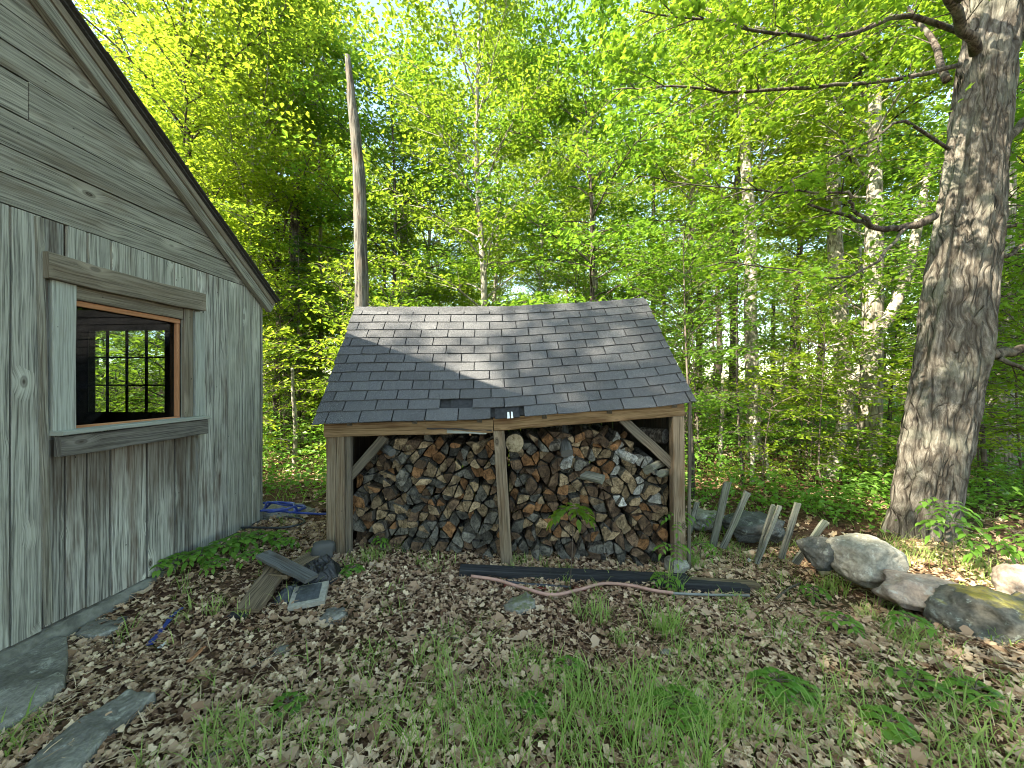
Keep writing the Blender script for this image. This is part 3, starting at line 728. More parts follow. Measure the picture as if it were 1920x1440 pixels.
prop(put('small_firewood', fmesh('small_firewood', np.concatenate(small['V']), [np.array(small['F4']), np.array(small['F3'])], [LOGM[k] for k in LOGN] + [M['logbark']], False, None, [np.array(small['m4']), np.array(small['m3'])])), 'small split pieces wedged between the larger logs of both bays', 'firewood', None, 'stuff')
# loose pieces lying on top, and the pale round
def roundlog(px, py, Y, r, L, tilt, mat, lab, rb=None):
    p = P(px, py, Y); pts = [np.array((0, 0, 0)), np.array((math.sin(tilt[0]) * L, L * math.cos(tilt[0]), math.sin(tilt[1]) * L))]
    V, F4, F3, U = tube([pts[0], pts[0] * .9 + pts[1] * .1, pts[1]], [r, r * 1.02, r * .9], 18)
    for i in range(len(V) - 2): V[i] += np.array((noise.noise(Vector(V[i] * 20)), 0, noise.noise(Vector(V[i] * 20 + 5)))) * .006
    me = fmesh('round_log', V, [F4, F3], [mat, rb or M['logbark']], False, U, [np.ones(len(F4)), np.zeros(len(F3))])
    return prop(put('round_log', me, None, p), lab, 'firewood log', None)
roundlog(965, 831, 3.70, .088, .4, (0, 0), LOGM['pale'], 'pale sawn round log on top of the stack beside the middle post')
roundlog(1248, 818, 3.86, .075, .3, (-.7, 0), LOGM['silver'], 'round log lying high behind the right brace')
k = 0
for (px, py, Y, w_, L, a, b, mat, lab) in (
        (1040, 838, 3.66, .10, .42, .25, .35, M['logbark'], 'bark-sided split log sloping out beside the upper middle of the right bay'),
        (1062, 850, 3.64, .11, .40, .05, .5, M['plank_grey'], 'long grey split log tipped down over the right bay stack'),
        (1120, 826, 3.70, .09, .42, .45, .2, LOGM['brown'], 'brown log laid aslant under the beam, right bay'),
        (1150, 840, 3.68, .08, .42, .55, .2, LOGM['orange'], 'orange-sided log laid aslant near the right brace'),
        (1190, 862, 3.62, .09, .34, -.5, .2, LOGM['silver'], 'sunlit pale split log on top near the right brace'),
        (1215, 880, 3.62, .10, .36, .9, .1, M['picket'], 'silvery split rail lying across the stack below the right brace'),
        (1240, 888, 3.60, .09, .36, .7, -.1, M['picket'], 'bright weathered log beside the right post'),
        (1130, 900, 3.64, .09, .36, -.9, .1, M['picket'], 'grey weathered split log lying sideways in the right bay'),
        (1060, 872, 3.62, .10, .36, .4, .3, LOGM['silver'], 'grey furry-barked split log in the upper right bay'),
        (760, 840, 3.70, .08, .40, .8, .1, LOGM['tan'], 'pale log lying aslant on top of the left bay stack'),
        (735, 848, 3.66, .09, .36, -.7, .15, M['plank_grey'], 'grey log lying aslant beside the left brace'),
        (890, 838, 3.66, .09, .38, .5, .1, LOGM['tan'], 'tan split log on top of the left bay beside the middle post')):
    p0 = np.array(P(px, py, Y)); d = np.array((math.sin(a), math.cos(a), math.sin(b)))
    V, F4, U = plank((0, 0, 0), d * L, (1, 0, .5), w_, w_ * .7, 3, .01, .02, .8)
    o = put('split_log', fmesh('split_log', V, [F4], [mat], False, U), None, p0); prop(o, lab, 'firewood log', 'loose logs lying on top of the stacks')

# ------------------------------------------------------------------ stones
def stone(name, loc, dim, seed, mat, label, rz=0.0, rough=.18, planes=9, cat='rock', group=None, sub=5, tilt=(0, 0)):
    bm = __import__('bmesh').new(); __import__('bmesh').ops.create_icosphere(bm, subdivisions=sub, radius=1.0)
    rs = random.Random(seed); pl = [(Vector((rs.gauss(0, 1), rs.gauss(0, 1), rs.gauss(0, 1))).normalized(), rs.uniform(.80, 1.08)) for _ in range(planes + 5)]
    for v in bm.verts:
        d = v.co.normalized(); r = (abs(d.x) ** 3 + abs(d.y) ** 3 + abs(d.z) ** 3) ** (-1 / 3)
        for nrm, k in pl:
            q = d.dot(nrm)
            if q > k: r = min(r, k / q)
        r *= 1 + rough * noise.noise(d * 1.6 + Vector((seed, 0, 0))) + rough * .45 * noise.noise(d * 5 + Vector((seed, 0, 0))) + rough * .22 * noise.noise(d * 14 + Vector((seed, 3, 0)))
        v.co = Vector((d.x * r * dim[0] / 2, d.y * r * dim[1] / 2, d.z * r * dim[2] / 2))
    me = bpy.data.meshes.new(name); bm.to_mesh(me); bm.free(); me.materials.append(mat)
    for p in me.polygons: p.use_smooth = True
    o = put(name, me, None, loc, (tilt[0], tilt[1], rz)); return prop(o, label, cat, group)
RA = rockmat('granite', (.20, .20, .17), (.36, .34, .29), (.42, .44, .40))
RB = rockmat('pinkish_granite', (.28, .22, .18), (.46, .38, .31), (.40, .40, .36))
RC = rockmat('lichened_granite', (.07, .07, .062), (.17, .165, .14), (.33, .36, .32), (.30, .25, .03))
RD = rockmat('dark_stone', (.06, .065, .06), (.13, .135, .13), (.22, .24, .22))
RE = rockmat('grey_flagstone', (.12, .115, .10), (.30, .29, .26), (.37, .37, .33))
RF = rockmat('mossy_stone', (.16, .16, .13), (.30, .28, .24), (.34, .36, .30), (.10, .12, .02))
def base(px, py, dz): g = G(px, py); return Vector((g.x, g.y, g.z + dz))
gst = 'boulders of the old stone wall at the right'
stone('boulder', P(1624, 1050, 3.35), (.50, .44, .38), 3, RA, 'rounded grey boulder with a sunlit top, right of the leaning pickets', .2, .12, 5, 'rock', gst, 5, (0, .12))
stone('boulder', P(1730, 1110, 2.98), (.66, .44, .22), 11, RB, 'long flat pinkish sunlit boulder between the grey and the mossy ones', .1, .14, 8, 'rock', gst, 4, (0, .08))
stone('boulder', P(1885, 1170, 2.62), (.74, .50, .36), 8, RC, 'large dark lichened boulder with yellow moss on top', -.1, .14, 8, 'rock', gst, 5, (.1, .1))
stone('boulder', P(1925, 1100, 2.95), (.34, .32, .28), 5, RB, 'pale pink boulder behind the mossy one at the picture edge', .4, .14, 8, 'rock', gst)
stone('boulder', P(1538, 1036, 3.55), (.26, .30, .26), 21, RD, 'dark shaded rock behind the last leaning picket', .3, .2, 9, 'rock', gst)
stone('boulder', P(1412, 988, 4.4), (.60, .4, .28), 31, RD, 'dark low rock behind the leaning pickets', .0, .2, 9, 'rock', gst)
stone('boulder', P(1330, 975, 4.9), (.50, .4, .24), 33, RA, 'low pale rock beside the woodshed corner', .0, .2, 9, 'rock', gst)
stone('foundation_stone', P(1268, 1061, 3.60), (.20, .20, .16), 41, RA, 'grey block stone under the right corner post of the woodshed', 0, .1, 7, 'stone')
stone('stone', base(975, 1138, .005), (.27, .22, .12), 51, RF, 'small mossy stone in the leaves below the pink hose', .5, .15, 8, 'stone')
stone('stone', base(625, 1158, .0), (.20, .16, .09), 52, RE, 'pale bluish stone in the leaves right of the debris pile', .2, .2, 10, 'stone')
stone('stone', base(525, 1222, .005), (.10, .08, .05), 53, RE, 'small grey pebble stone among the leaves', .2, .2, 10, 'stone', None, 3)
stone('stone', base(1247, 1228, .005), (.07, .06, .05), 54, RE, 'fist-sized pale stone in the grass', .2, .2, 10, 'stone', None, 3)
def flag(outline, th, label, seed):
    pts = [G(x, min(y, 1480)) if y > 900 else G(x, y) for x, y in outline]; c = sum(pts, Vector()) / len(pts); m = 72; ring = []
    for k in range(m):
        q = k / m * len(pts); i0 = int(q) % len(pts); i1 = (i0 + 1) % len(pts); p = pts[i0].lerp(pts[i1], q - int(q)) - c; p *= 1 + .035 * noise.noise(Vector((k * .5, seed, 0))); ring.append(p)
    V = []; rg = [1.03, 1.0, .985, .93, .8, .6, .4, .2]; hz = [-.05, th * .55, th * .9, th, th, th, th, th]
    for r_, h_ in zip(rg, hz):
        for p in ring:
            x, y = p.x * r_, p.y * r_; V.append((x, y, h_ + .02 * noise.noise(Vector((x * 4 + seed, y * 7, 0))) + .010 * noise.noise(Vector((x * 18, y * 30 + seed, 0))) * (h_ > 0)))
    V.append((0, 0, th)); F4 = [(r_ * m + k, r_ * m + (k + 1) % m, (r_ + 1) * m + (k + 1) % m, (r_ + 1) * m + k) for r_ in range(7) for k in range(m)]; F3 = [(8 * m, 7 * m + k, 7 * m + (k + 1) % m) for k in range(m)]
    prop(put('flagstone', fmesh('flagstone', V, [np.array(F4), np.array(F3)], [RE], True), None, c + Vector((0, 0, .005))), label, 'stone', 'flagstones beside the barn')
flag([(-90, 1300), (-20, 1250), (60, 1222), (126, 1206), (128, 1250), (120, 1300), (90, 1328), (40, 1362), (-20, 1395), (-90, 1420)], .055, 'broad grey flagstone at the foot of the barn wall', 3)
flag([(20, 1480), (70, 1420), (150, 1362), (240, 1310), (292, 1318), (262, 1345), (215, 1378), (180, 1420), (130, 1480)], .04, 'narrow grey flagstone half buried in leaves, bottom left', 8)
flag([(138, 1198), (160, 1180), (200, 1164), (240, 1163), (222, 1188), (180, 1206)], .03, 'small flagstone against the barn foundation', 12)
stone('flagstone', base(520, 962, .02), (.9, .5, .09), 64, RE, 'flat stone behind the barn corner under the blue hose', .1, .1, 9, 'stone', 'flagstones beside the barn')

# ------------------------------------------------------------------ leaning pickets
pk = [((1296, 985), (1307, 940), 4.6, 12, 'short dark picket nearest the woodshed corner'),
      ((1340, 1008), (1364, 903), 4.2, 17, 'tall dark grey leaning picket, second from the woodshed'),
      ((1362, 1012), (1402, 922), 4.1, 15, 'lichened leaning picket with a greenish face'),
      ((1423, 1034), (1450, 946), 3.9, 10, 'thin split picket leaning against another'),
      ((1426, 1040), (1462, 948), 3.85, 10, 'narrow silvery picket in front of the thin split one'),
      ((1470, 1030), (1496, 943), 3.9, 15, 'grey picket leaning alone in the middle of the gap'),
      ((1502, 1041), (1548, 976), 3.7, 19, 'broad silvery leaning picket beside the dark rock')]
for (a, b, Y, wp, lab) in pk:
    p0 = P(a[0], a[1], Y); p1 = P(b[0], b[1], Y - .06); d = (p1 - p0).normalized(); p0 = p0 - d * .10
    V, F4, U = plank((0, 0, 0), p1 - p0, (1, .15, 0), wp * .85 / F * Y, .022, 9, .0035, .004)
    V[-8:] += np.array([(0, 0, random.uniform(-.02, .01)) for _ in range(8)])
    prop(put('picket', fmesh('picket', V, [F4], [M['picket']], False, U), None, p0), lab, 'picket', 'leaning pickets of the old fence')

# ------------------------------------------------------------------ timbers, hoses, debris
def gbar(name, a, b, w_, t_, mat, lab, cat, up=.0, wd=None, n=8, jit=.003, group=None, taper=1.0):
    p0 = G(*a); p1 = G(*b); p0.z += up; p1.z += up
    d = (p1 - p0); wd = wd or Vector((-d.y, d.x, 0))
    V, F4, U = plank((0, 0, 0), p1 - p0, wd, w_, t_, n, jit, .004, taper)
    return prop(put(name, fmesh(name, V, [F4], [mat], False, U), None, p0), lab, cat, group)
gbar('timber', (862, 1078), (1290, 1096), .12, .085, M['timber'], 'long black timber lying in front of the woodshed', 'timber', .03)
gbar('timber', (1235, 1101), (1400, 1112), .09, .075, M['timber'], 'second black timber with a worn brown top, right end', 'timber', .03)
gbar('timber_scrap', (1250, 1097), (1420, 1106), .09, .03, M['timber_end'], 'weathered brown board lying behind the black timber end', 'board', .05)
gbar('painted_strip', (945, 1100), (1050, 1108), .05, .02, M['red_strip'], 'dull red painted strip under the pink hose, left', 'strip', .015, None, 4)
gbar('painted_strip', (1075, 1106), (1130, 1108), .05, .02, M['red_strip'], 'dull red painted strip beside the black timber, middle', 'strip', .015, None, 4)
def gtube(name, pts, r, mat, lab, cat, n=60, up=None, sides=10):
    up = r if up is None else up; w_ = [G(x, y) for x, y in pts]; w_ = spline([(p.x, p.y, p.z + up) for p in w_], n); o = w_[0].copy()
    V, F4, F3, U = tube(w_ - o, r, sides)
    return prop(put(name, fmesh(name, V, [F4, F3], [mat], True, U), None, o), lab, cat)
hose = empty('garden_hose', G(883, 1096), 0, 'faded pink and grey hose winding in front of the black timber', 'hose')
def hosepart(name, pts, mat, r=.013):
    w_ = spline([tuple(G(x, y) + Vector((0, 0, r + .04))) for x, y in pts], 50) - np.array(hose.location)
    V, F4, F3, U = tube(w_, r, 10); put(name, fmesh(name, V, [F4, F3], [mat], True, U), hose)
hosepart('pink_length', [(883, 1092), (930, 1099), (985, 1116), (1035, 1128), (1085, 1118), (1130, 1106), (1180, 1109), (1225, 1119), (1262, 1124)], M['hose_pink'])
hosepart('grey_length', [(1262, 1124), (1310, 1126), (1355, 1127), (1405, 1128)], M['hose_grey'], .010)
gtube('black_pipe', [(930, 1096), (1000, 1103), (1070, 1108)], .012, M['pipe_black'], 'short dark pipe between the pink hose and the timber', 'pipe', 20, .03)
# blue hose coil behind the barn corner
c0 = G(520, 972); pts = []
for k in range(60):
    a = k / 60 * 5.2 * math.pi; r_ = .20 + .05 * math.sin(k * .7) ; pts.append((math.cos(a) * r_ * 1.25, math.sin(a) * r_ * .7, .05 + .016 * (k % 11) * .4 + .012 * math.sin(k)))
pts += [(.45, -.05, .03), (.75, .02, .02), (1.0, .05, .02)]
V, F4, F3, U = tube(spline(pts, 170), .013, 8); prop(put('hose_coil', fmesh('hose_coil', V, [F4, F3], [M['hose_blue']], True, U), None, c0 + Vector((0, 0, .04))), 'blue hose coiled on the flat stone behind the barn corner', 'hose')
c1 = G(505, 998); pts = [(-.3, .0, .05), (-.1, -.03, .06), (.15, .0, .05), (.28, .12, .05), (.2, .25, .05), (.0, .3, .06)]
V, F4, F3, U = tube(spline(pts, 40), .011, 8); prop(put('black_pipe', fmesh('black_pipe', V, [F4, F3], [M['pipe_black']], True, U), None, c1), 'dark tube curved around the flat stone by the barn corner', 'pipe')
gbar('blue_strap', (280, 1216), (318, 1168), .03, .006, M['hose_blue'], 'faded blue strap lying in the leaves beside the barn', 'strap', .025, None, 6, .004)
gbar('blue_strap', (320, 1163), (342, 1146), .022, .006, M['hose_blue'], 'short blue strap end, farther along from the longer one', 'strap', .025, None, 4, .004)
gbar('wood_chip', (354, 1247), (384, 1218), .035, .008, M['copper'], 'yellow-brown wood chip in the leaves right of the blue strap', 'wood chip', .02, None, 3, .004, None, .5)
gbar('wood_chip', (298, 1221), (316, 1206), .025, .006, M['white_flap'], 'white sliver lying beside the blue strap', 'wood chip', .02, None, 3, .004, None, .5)
# debris pile left of the shed
DG = 'pieces of the debris heap'
def dplank(a, b, w_, t_, mat, lab, ua, ub, nm='old_plank', taper=1.0, jit=.004, wtilt=0.0):
    p0 = G(*a); p1 = G(*b); p0.z += ua; p1.z += ub; d = p1 - p0; wd = Vector((-d.y, d.x, wtilt * d.length))
    V, F4, U = plank((0, 0, 0), d, wd, w_, t_, 7, jit, .004, taper)
    return prop(put(nm, fmesh(nm, V, [F4], [mat], False, U), None, p0), lab, 'plank', DG)
dplank((440, 1165), (540, 1072), .12, .03, M['timber'], 'black plank under the brown one in the debris heap', .02, .04, 'dark_plank')
dplank((462, 1158), (530, 1085), .17, .035, M['plank_brown'], 'split brown plank with a broken pointed end in the debris heap', .05, .13, 'broken_plank', 1.15, .012)
dplank((520, 1110), (608, 1040), .17, .03, M['plank_brown'], 'worn dark brown plank at the back of the debris heap', .12, .05, 'rear_plank', .9)
dplank((492, 1085), (585, 1122), .12, .028, M['plank_grey'], 'grey plank lying across the top of the debris heap', .20, .15, 'cross_plank')
stone('log_block', base(606, 1050, .09), (.21, .18, .16), 77, M['plank_grey'], 'dark wood block against the left post of the woodshed', .3, .08, 6, 'wood block', DG, 3)
# tile with slate on it
tb = G(580, 1128); tl = empty('concrete_tile', (tb.x, tb.y, tb.z + .045), .35, 'pale square tile with a dark slate face in the debris heap', 'tile', DG); tl.rotation_euler = (.18, -.05, .3)
slab('tile', (-.12, -.11, -.015), (.12, .11, .018), M['block'], tl); slab('slate', (-.085, -.075, .0185), (.075, .095, .024), M['slate'], tl)
# crumpled tarp
def crumple(name, loc, dim, seed, mat, lab, cat):
    n = 34; V = []
    for j in range(n + 1):
        for i in range(n + 1):
            x, y = i / n * 2 - 1, j / n * 2 - 1; r = min(1, math.hypot(x, y)); h = math.sqrt(max(0, 1 - r * r))
            q = Vector((x * 2.2, y * 2.2, seed)); h = h * (.7 + .5 * noise.noise(q)) + .25 * abs(noise.noise(q * 2.5)) * (1 - r * .6)
            V.append((x * dim[0] / 2 * (1 + .15 * noise.noise(q + Vector((5, 0, 0)))), y * dim[1] / 2 * (1 + .15 * noise.noise(q + Vector((0, 5, 0)))), h * dim[2]))
    idx = (np.arange(n)[:, None] * (n + 1) + np.arange(n)[None, :]).ravel()
    return prop(put(name, fmesh(name, V, [np.stack([idx, idx + 1, idx + n + 2, idx + n + 1], 1)], [mat], False), None, loc), lab, cat, DG)
crumple('tarp_bundle', base(596, 1082, 0), (.36, .34, .17), 4.0, M['tarp'], 'crumpled black plastic bundle in the debris heap', 'tarp')
crumple('tarp_bundle', base(548, 1120, 0), (.22, .20, .09), 9.0, M['slate'], 'crumpled grey cloth under the grey cross plank', 'cloth')

# ------------------------------------------------------------------ foliage tools
def leafcards(pos, size, tiltmax=.7, aspect=.62, fold=.25, droop=.2, tint=None, rs=rng):
    """diamond folded leaves: 4 verts, 2 tris each"""
    n = len(pos); yaw = rs.random(n) * 2 * math.pi; ti = (rs.random(n) - .5) * 2 * tiltmax; ro = (rs.random(n) - .5) * 2 * tiltmax
    s_ = size * (.5 + .85 * rs.random(n) ** 1.3)
    T = np.array([(0, 0, 0), (.5, -.5 * aspect, 0), (1, 0, 0), (.5, .5 * aspect, 0)], float); T[[1, 3], 2] += fold * .3; T[2, 2] -= droop
    P_ = T[None] * s_[:, None, None]
    def rot(P_, a, i, j):
        c, s2 = np.cos(a)[:, None], np.sin(a)[:, None]; A = P_[:, :, i] * c - P_[:, :, j] * s2; B = P_[:, :, i] * s2 + P_[:, :, j] * c
        P_ = P_.copy(); P_[:, :, i] = A; P_[:, :, j] = B; return P_
    P_ = rot(P_, ti, 0, 2); P_ = rot(P_, ro, 1, 2); P_ = rot(P_, yaw, 0, 1); P_ += pos[:, None, :]
    b = np.arange(n)[:, None] * 4; F3 = np.concatenate([b + [0, 1, 2], b + [0, 2, 3]])
    t = rs.random(n) if tint is None else tint
    return P_.reshape(-1, 3), F3, np.repeat(t, 4)

def shapecards(pos, T, Fc, size, tiltmax, tint=None, rs=rng, smin=.7, smax=1.25):
    n = len(pos); yaw = rs.random(n) * 2 * math.pi; ti = (rs.random(n) - .5) * 2 * tiltmax; ro = (rs.random(n) - .5) * 2 * tiltmax
    P_ = T[None] * (size * (smin + (smax - smin) * rs.random(n)))[:, None, None]
    for a, i, j in ((ti, 0, 2), (ro, 1, 2), (yaw, 0, 1)):
        c, s2 = np.cos(a)[:, None], np.sin(a)[:, None]; A = P_[:, :, i] * c - P_[:, :, j] * s2; B = P_[:, :, i] * s2 + P_[:, :, j] * c
        P_ = P_.copy(); P_[:, :, i] = A; P_[:, :, j] = B
    P_ += pos[:, None, :]; k = len(T); F3 = (np.arange(n)[:, None, None] * k + Fc[None]).reshape(-1, 3)
    return P_.reshape(-1, 3), F3, np.repeat(rs.random(n) if tint is None else tint, k)

def fan(outline, c=(0, 0, 0)):
    T = np.array([c] + list(outline), float); m = len(outline); return T, np.array([(0, 1 + k, 1 + (k + 1) % m) for k in range(m)])
# five-lobed maple leaf
ml = []
for (a, r_) in ((-160, .25), (-125, .55), (-95, .30), (-62, .85), (-38, .42), (-14, .80), (0, 1.0), (14, .80), (38, .42), (62, .85), (95, .30), (125, .55), (160, .25)):
    ml.append((r_ * math.cos(R(a)) * .62 + .2, r_ * math.sin(R(a)) * .62, -.12 * r_ * r_))
MT, MF = fan(ml, (.2, 0, 0.02))
# lobed dry oak leaf, curled
def oak(seed):
    rs = random.Random(seed); L = []; k = 6
    for i in range(k): t = i / (k - 1); wv = .30 * math.sin(math.pi * min(1, t * .9 + .1)) * (1.25 if i % 2 else .55) + .02; L.append((t, wv))
    out = [(x, y) for x, y in L] + [(1.06, 0)] + [(x, -y * rs.uniform(.8, 1.2)) for x, y in reversed(L)]
    c = rs.uniform(-.5, .9)
    return fan([(x - .5, y, c * ((x - .5) ** 2) + rs.uniform(.2, .9) * abs(y) * .6 + rs.uniform(-.03, .06)) for x, y in out], (0, 0, -.02))

# ------------------------------------------------------------------ trees
def tree_parts(seed, Ht, base_z, spread, nl=30, per=9, leafn=14, leaf=.085, lm='leaf', bk='bark_grey', r0=.11, up=.55, trunk_curve=.25, fork=0, patch=.16, low=0):
    rs = np.random.default_rng(seed); k = 12
    dx, dy = rs.normal(0, trunk_curve, 2); tz = np.linspace(-.15, Ht, k)
    tp = np.stack([dx * (tz / Ht) ** 2 + .06 * np.sin(tz * .9 + seed), dy * (tz / Ht) ** 2 + .06 * np.cos(tz * .8 + seed), tz], 1); tp[:2, :2] = 0
    tr = MB(); rad = r0 * (1 - .86 * (tz / Ht).clip(0, 1)) ; rad[0] *= 1.5; rad[1] *= 1.1
    V, F4, F3, U = tube(tp, rad, 9); tr.add(V, F4, F3, U)
    br = MB(); LP = []; LT = []
    def tat(z): return np.array([np.interp(z, tz, tp[:, 0]), np.interp(z, tz, tp[:, 1]), z])
    for i in range(nl):
        f = (i + rs.random() * .8) / nl; z = base_z + (Ht * .97 - base_z) * f ** .9; az = i * 2.4 + rs.normal(0, .5)
        prof = math.sin(math.pi * (0.18 + .72 * f)) ** .8; L = spread * prof * rs.uniform(.7, 1.15)
        el = up + .5 * f + rs.normal(0, .12); p = tat(z); pts = [p]; d = np.array([math.cos(az) * math.cos(el), math.sin(az) * math.cos(el), math.sin(el)])
        for q in range(6):
            p = p + d * L / 6; pts.append(p); d = d + np.array([rs.normal(0, .09), rs.normal(0, .09), -.10 + rs.normal(0, .05)]); d /= np.linalg.norm(d)
        pts = np.array(pts); rr = max(.008, r0 * .36 * (1 - f * .6) * L / spread)
        V, F4, F3, U = tube(pts, np.linspace(rr, .004, 7), 5, False); br.add(V, F4, F3, U)
        limb_t = rs.random()
        for j in range(per):
            t = .22 + .78 * (j + rs.random()) / per; b0 = np.array([np.interp(t * 6, range(7), pts[:, c]) for c in range(3)]); i0 = min(5, int(t * 6)); dd = pts[i0 + 1] - pts[i0]; dd /= np.linalg.norm(dd)
            side = np.cross(dd, [0, 0, 1]); side /= np.linalg.norm(side) + 1e-6; sg = 1 if j % 2 else -1
            d2 = dd * .7 + side * sg * rs.uniform(.5, 1.0) + np.array([0, 0, rs.normal(.02, .16)]); d2 /= np.linalg.norm(d2); l2 = L * .36 * (1.15 - t * .6) * rs.uniform(.6, 1.2) + .15
            e = b0 + d2 * l2 + np.array([0, 0, -.05 * l2]); V, F4, F3, U = tube([b0, (b0 + e) / 2 + np.array([0, 0, .03]), e], [rr * .35 + .002, .004, .002], 3, False); br.add(V, F4, F3, U)
            m = max(3, int(leafn * (.5 + l2 / spread * 3))); q = rs.random(m) ** .75
            pos = b0 + (e - b0) * q[:, None] * 1.08 + rs.normal(0, 1, (m, 3)) * np.array([patch, patch, patch * .24])
            LP.append(pos); LT.append(np.full(m, limb_t) * .5 + rs.random(m) * .5)
    LP = np.concatenate(LP); LT = np.concatenate(LT)
    V, F3, A = leafcards(LP, leaf, .6, tint=LT, rs=rs)
    crown = fmesh('crown', V, [F3], [M[lm]], False, None, None, A)
    return tr.mesh('trunk', [M[bk]], True), br.mesh('branches', [M[bk if bk != 'bark_pale' else 'bark_grey']], True), crown, len(LP)

def hemlock_parts(seed, Ht, base_z, spread, nl=46, bk='bark_dark'):
    rs = np.random.default_rng(seed); tz = np.linspace(-.15, Ht, 10); tp = np.stack([0 * tz, 0 * tz, tz], 1); tp[:, 0] = .05 * np.sin(tz)
    tr = MB(); V, F4, F3, U = tube(tp, .13 * (1 - .9 * (tz / Ht).clip(0, 1)), 9); tr.add(V, F4, F3, U); br = MB(); LP = []; LD = []
    for i in range(nl):
        f = (i + rs.random()) / nl; z = base_z + (Ht - base_z) * f; az = i * 2.4 + rs.normal(0, .4); L = spread * (1.02 - f) ** .7 * rs.uniform(.6, 1.1)
        d = np.array([math.cos(az), math.sin(az), .12]); p = np.array([.05 * math.sin(z), 0, z]); pts = [p]
        for q in range(5): p = p + d * L / 5; pts.append(p); d = d + np.array([rs.normal(0, .06), rs.normal(0, .06), -.12]); d /= np.linalg.norm(d)
        pts = np.array(pts); V, F4, F3, U = tube(pts, np.linspace(.018, .003, 6), 4, False); br.add(V, F4, F3, U)
        for j in range(13):
            t = .15 + .85 * j / 12; b0 = np.array([np.interp(t * 5, range(6), pts[:, c]) for c in range(3)]); i0 = min(4, int(t * 5)); dd = pts[i0 + 1] - pts[i0]; dd /= np.linalg.norm(dd)
            side = np.cross(dd, [0, 0, 1]); side /= np.linalg.norm(side) + 1e-6
            for sg in (-1, 1):
                d2 = dd * .75 + side * sg * .8; d2 /= np.linalg.norm(d2); l2 = L * .34 * (1.2 - t) + .12; m = int(10 + l2 * 26); q = rs.random(m)
                pos = b0 + d2 * l2 * q[:, None] + np.array([0, 0, -1]) * (q[:, None] ** 2) * l2 * .35 + rs.normal(0, 1, (m, 3)) * np.array([.05, .05, .018]); LP.append(pos)
    LP = np.concatenate(LP); LP = LP[rs.random(len(LP)) < .7]; V, F3, A = leafcards(LP, .11, .35, aspect=.30, rs=rs); crown = fmesh('crown', V, [F3], [M['needle']], False, None, None, A)
    return tr.mesh('trunk', [M[bk]], True), br.mesh('branches', [M[bk]], True), crown, len(LP)

VAR = {}
VAR['a'] = tree_parts(1, 12.5, 1.6, 3.2, 46, 12, 32, .115, 'leaf', 'bark_grey', .10)
VAR['b'] = tree_parts(2, 11.0, 2.2, 2.8, 44, 12, 40, .098, 'leaf_yellow', 'bark_dark', .10, .7)
VAR['c'] = tree_parts(3, 14.0, 3.0, 3.4, 46, 12, 30, .12, 'leaf', 'bark_pale', .10, .6)
VAR['d'] = tree_parts(4, 9.0, 1.0, 2.7, 40, 11, 32, .11, 'leaf_deep', 'bark_dark', .08, .35)
VAR['e'] = tree_parts(5, 13.5, 4.6, 3.0, 38, 11, 28, .12, 'leaf_yellow', 'bark_dark', .12, .6)
VAR['h'] = hemlock_parts(6, 11.0, .9, 2.0)
VAR['s'] = tree_parts(7, 3.2, .35, 1.1, 20, 6, 9, .085, 'leaf', 'twig', .018, .45, .15, 0, .07)
VAR['t'] = tree_parts(8, 2.2, .2, .9, 16, 5, 9, .08, 'leaf_yellow', 'twig', .013, .4, .12, 0, .07)
VAR['u'] = tree_parts(9, 4.6, .8, 1.5, 24, 7, 11, .085, 'leaf_deep', 'bark_dark', .03, .4, .2, 0, .09)

NAMES = {'a': 'broadleaf_tree', 'b': 'broadleaf_tree', 'c': 'birch_tree', 'd': 'beech_tree', 'e': 'tall_tree', 'h': 'hemlock_tree', 's': 'sapling', 't': 'sapling', 'u': 'young_tree'}
def plant(v, x, y, label, group, sc=1.0, rz=0.0, tilt=(0, 0), trunk=None, name=None, cat=None):
    t = empty(name or NAMES[v], (x, y, gz(x, y)), 0, label, cat or ('sapling' if v in 'st' else 'tree'), group)
    t.rotation_euler = (tilt[0], tilt[1], rz); t.scale = (sc, sc, sc)
    tm, bm_, cm, _ = VAR[v]
    put('trunk', tm if trunk is None else trunk, t); put('branches', bm_, t); put('crown', cm, t)
    return t

WG = 'trees at the edge of the wood'
def ptree(v, px, Y, label, sc=1.0, rz=0.0, tilt=(0, 0)): return plant(v, X(px, Y), Y, label, WG, sc, rz, tilt)
ptree('b', 345, 8.0, 'yellow-green tree with dark forked stems above the barn roof', 1.05, .3)
ptree('a', 470, 8.6, 'leafy tree rising right behind the barn roof end', .8, 1.0)
ptree('h', 560, 8.6, 'dark hemlock left of the bare dead pole', .45, 2.0)
ptree('b', 520, 9.6, 'yellow-green tree rising over the hemlocks beside the barn roof', 1.05, 4.0)
ptree('a', 560, 11.5, 'leafy tree with twin trunks behind the hemlocks', 1.1, .6)
ptree('a', 905, 8.4, 'spreading tree with dark rising limbs above the middle of the shed roof', .95, 2.2)
ptree('d', 740, 10.5, 'dense green tree behind the bare dead pole', 1.1, 1.2)
ptree('d', 1110, 8.2, 'dark-stemmed leafy tree above the right half of the shed roof', 1.0, .2)
ptree('a', 1290, 9.8, 'bright leafy tree just right of the shed ridge', 1.0, 4.2)
ptree('c', 180, 10.5, 'tall pale tree hidden behind the barn gable', 1.0, 1.1)
ptree('e', 1490, 12.5, 'tall thin-trunked tree between the birches', 1.0, 1.9)

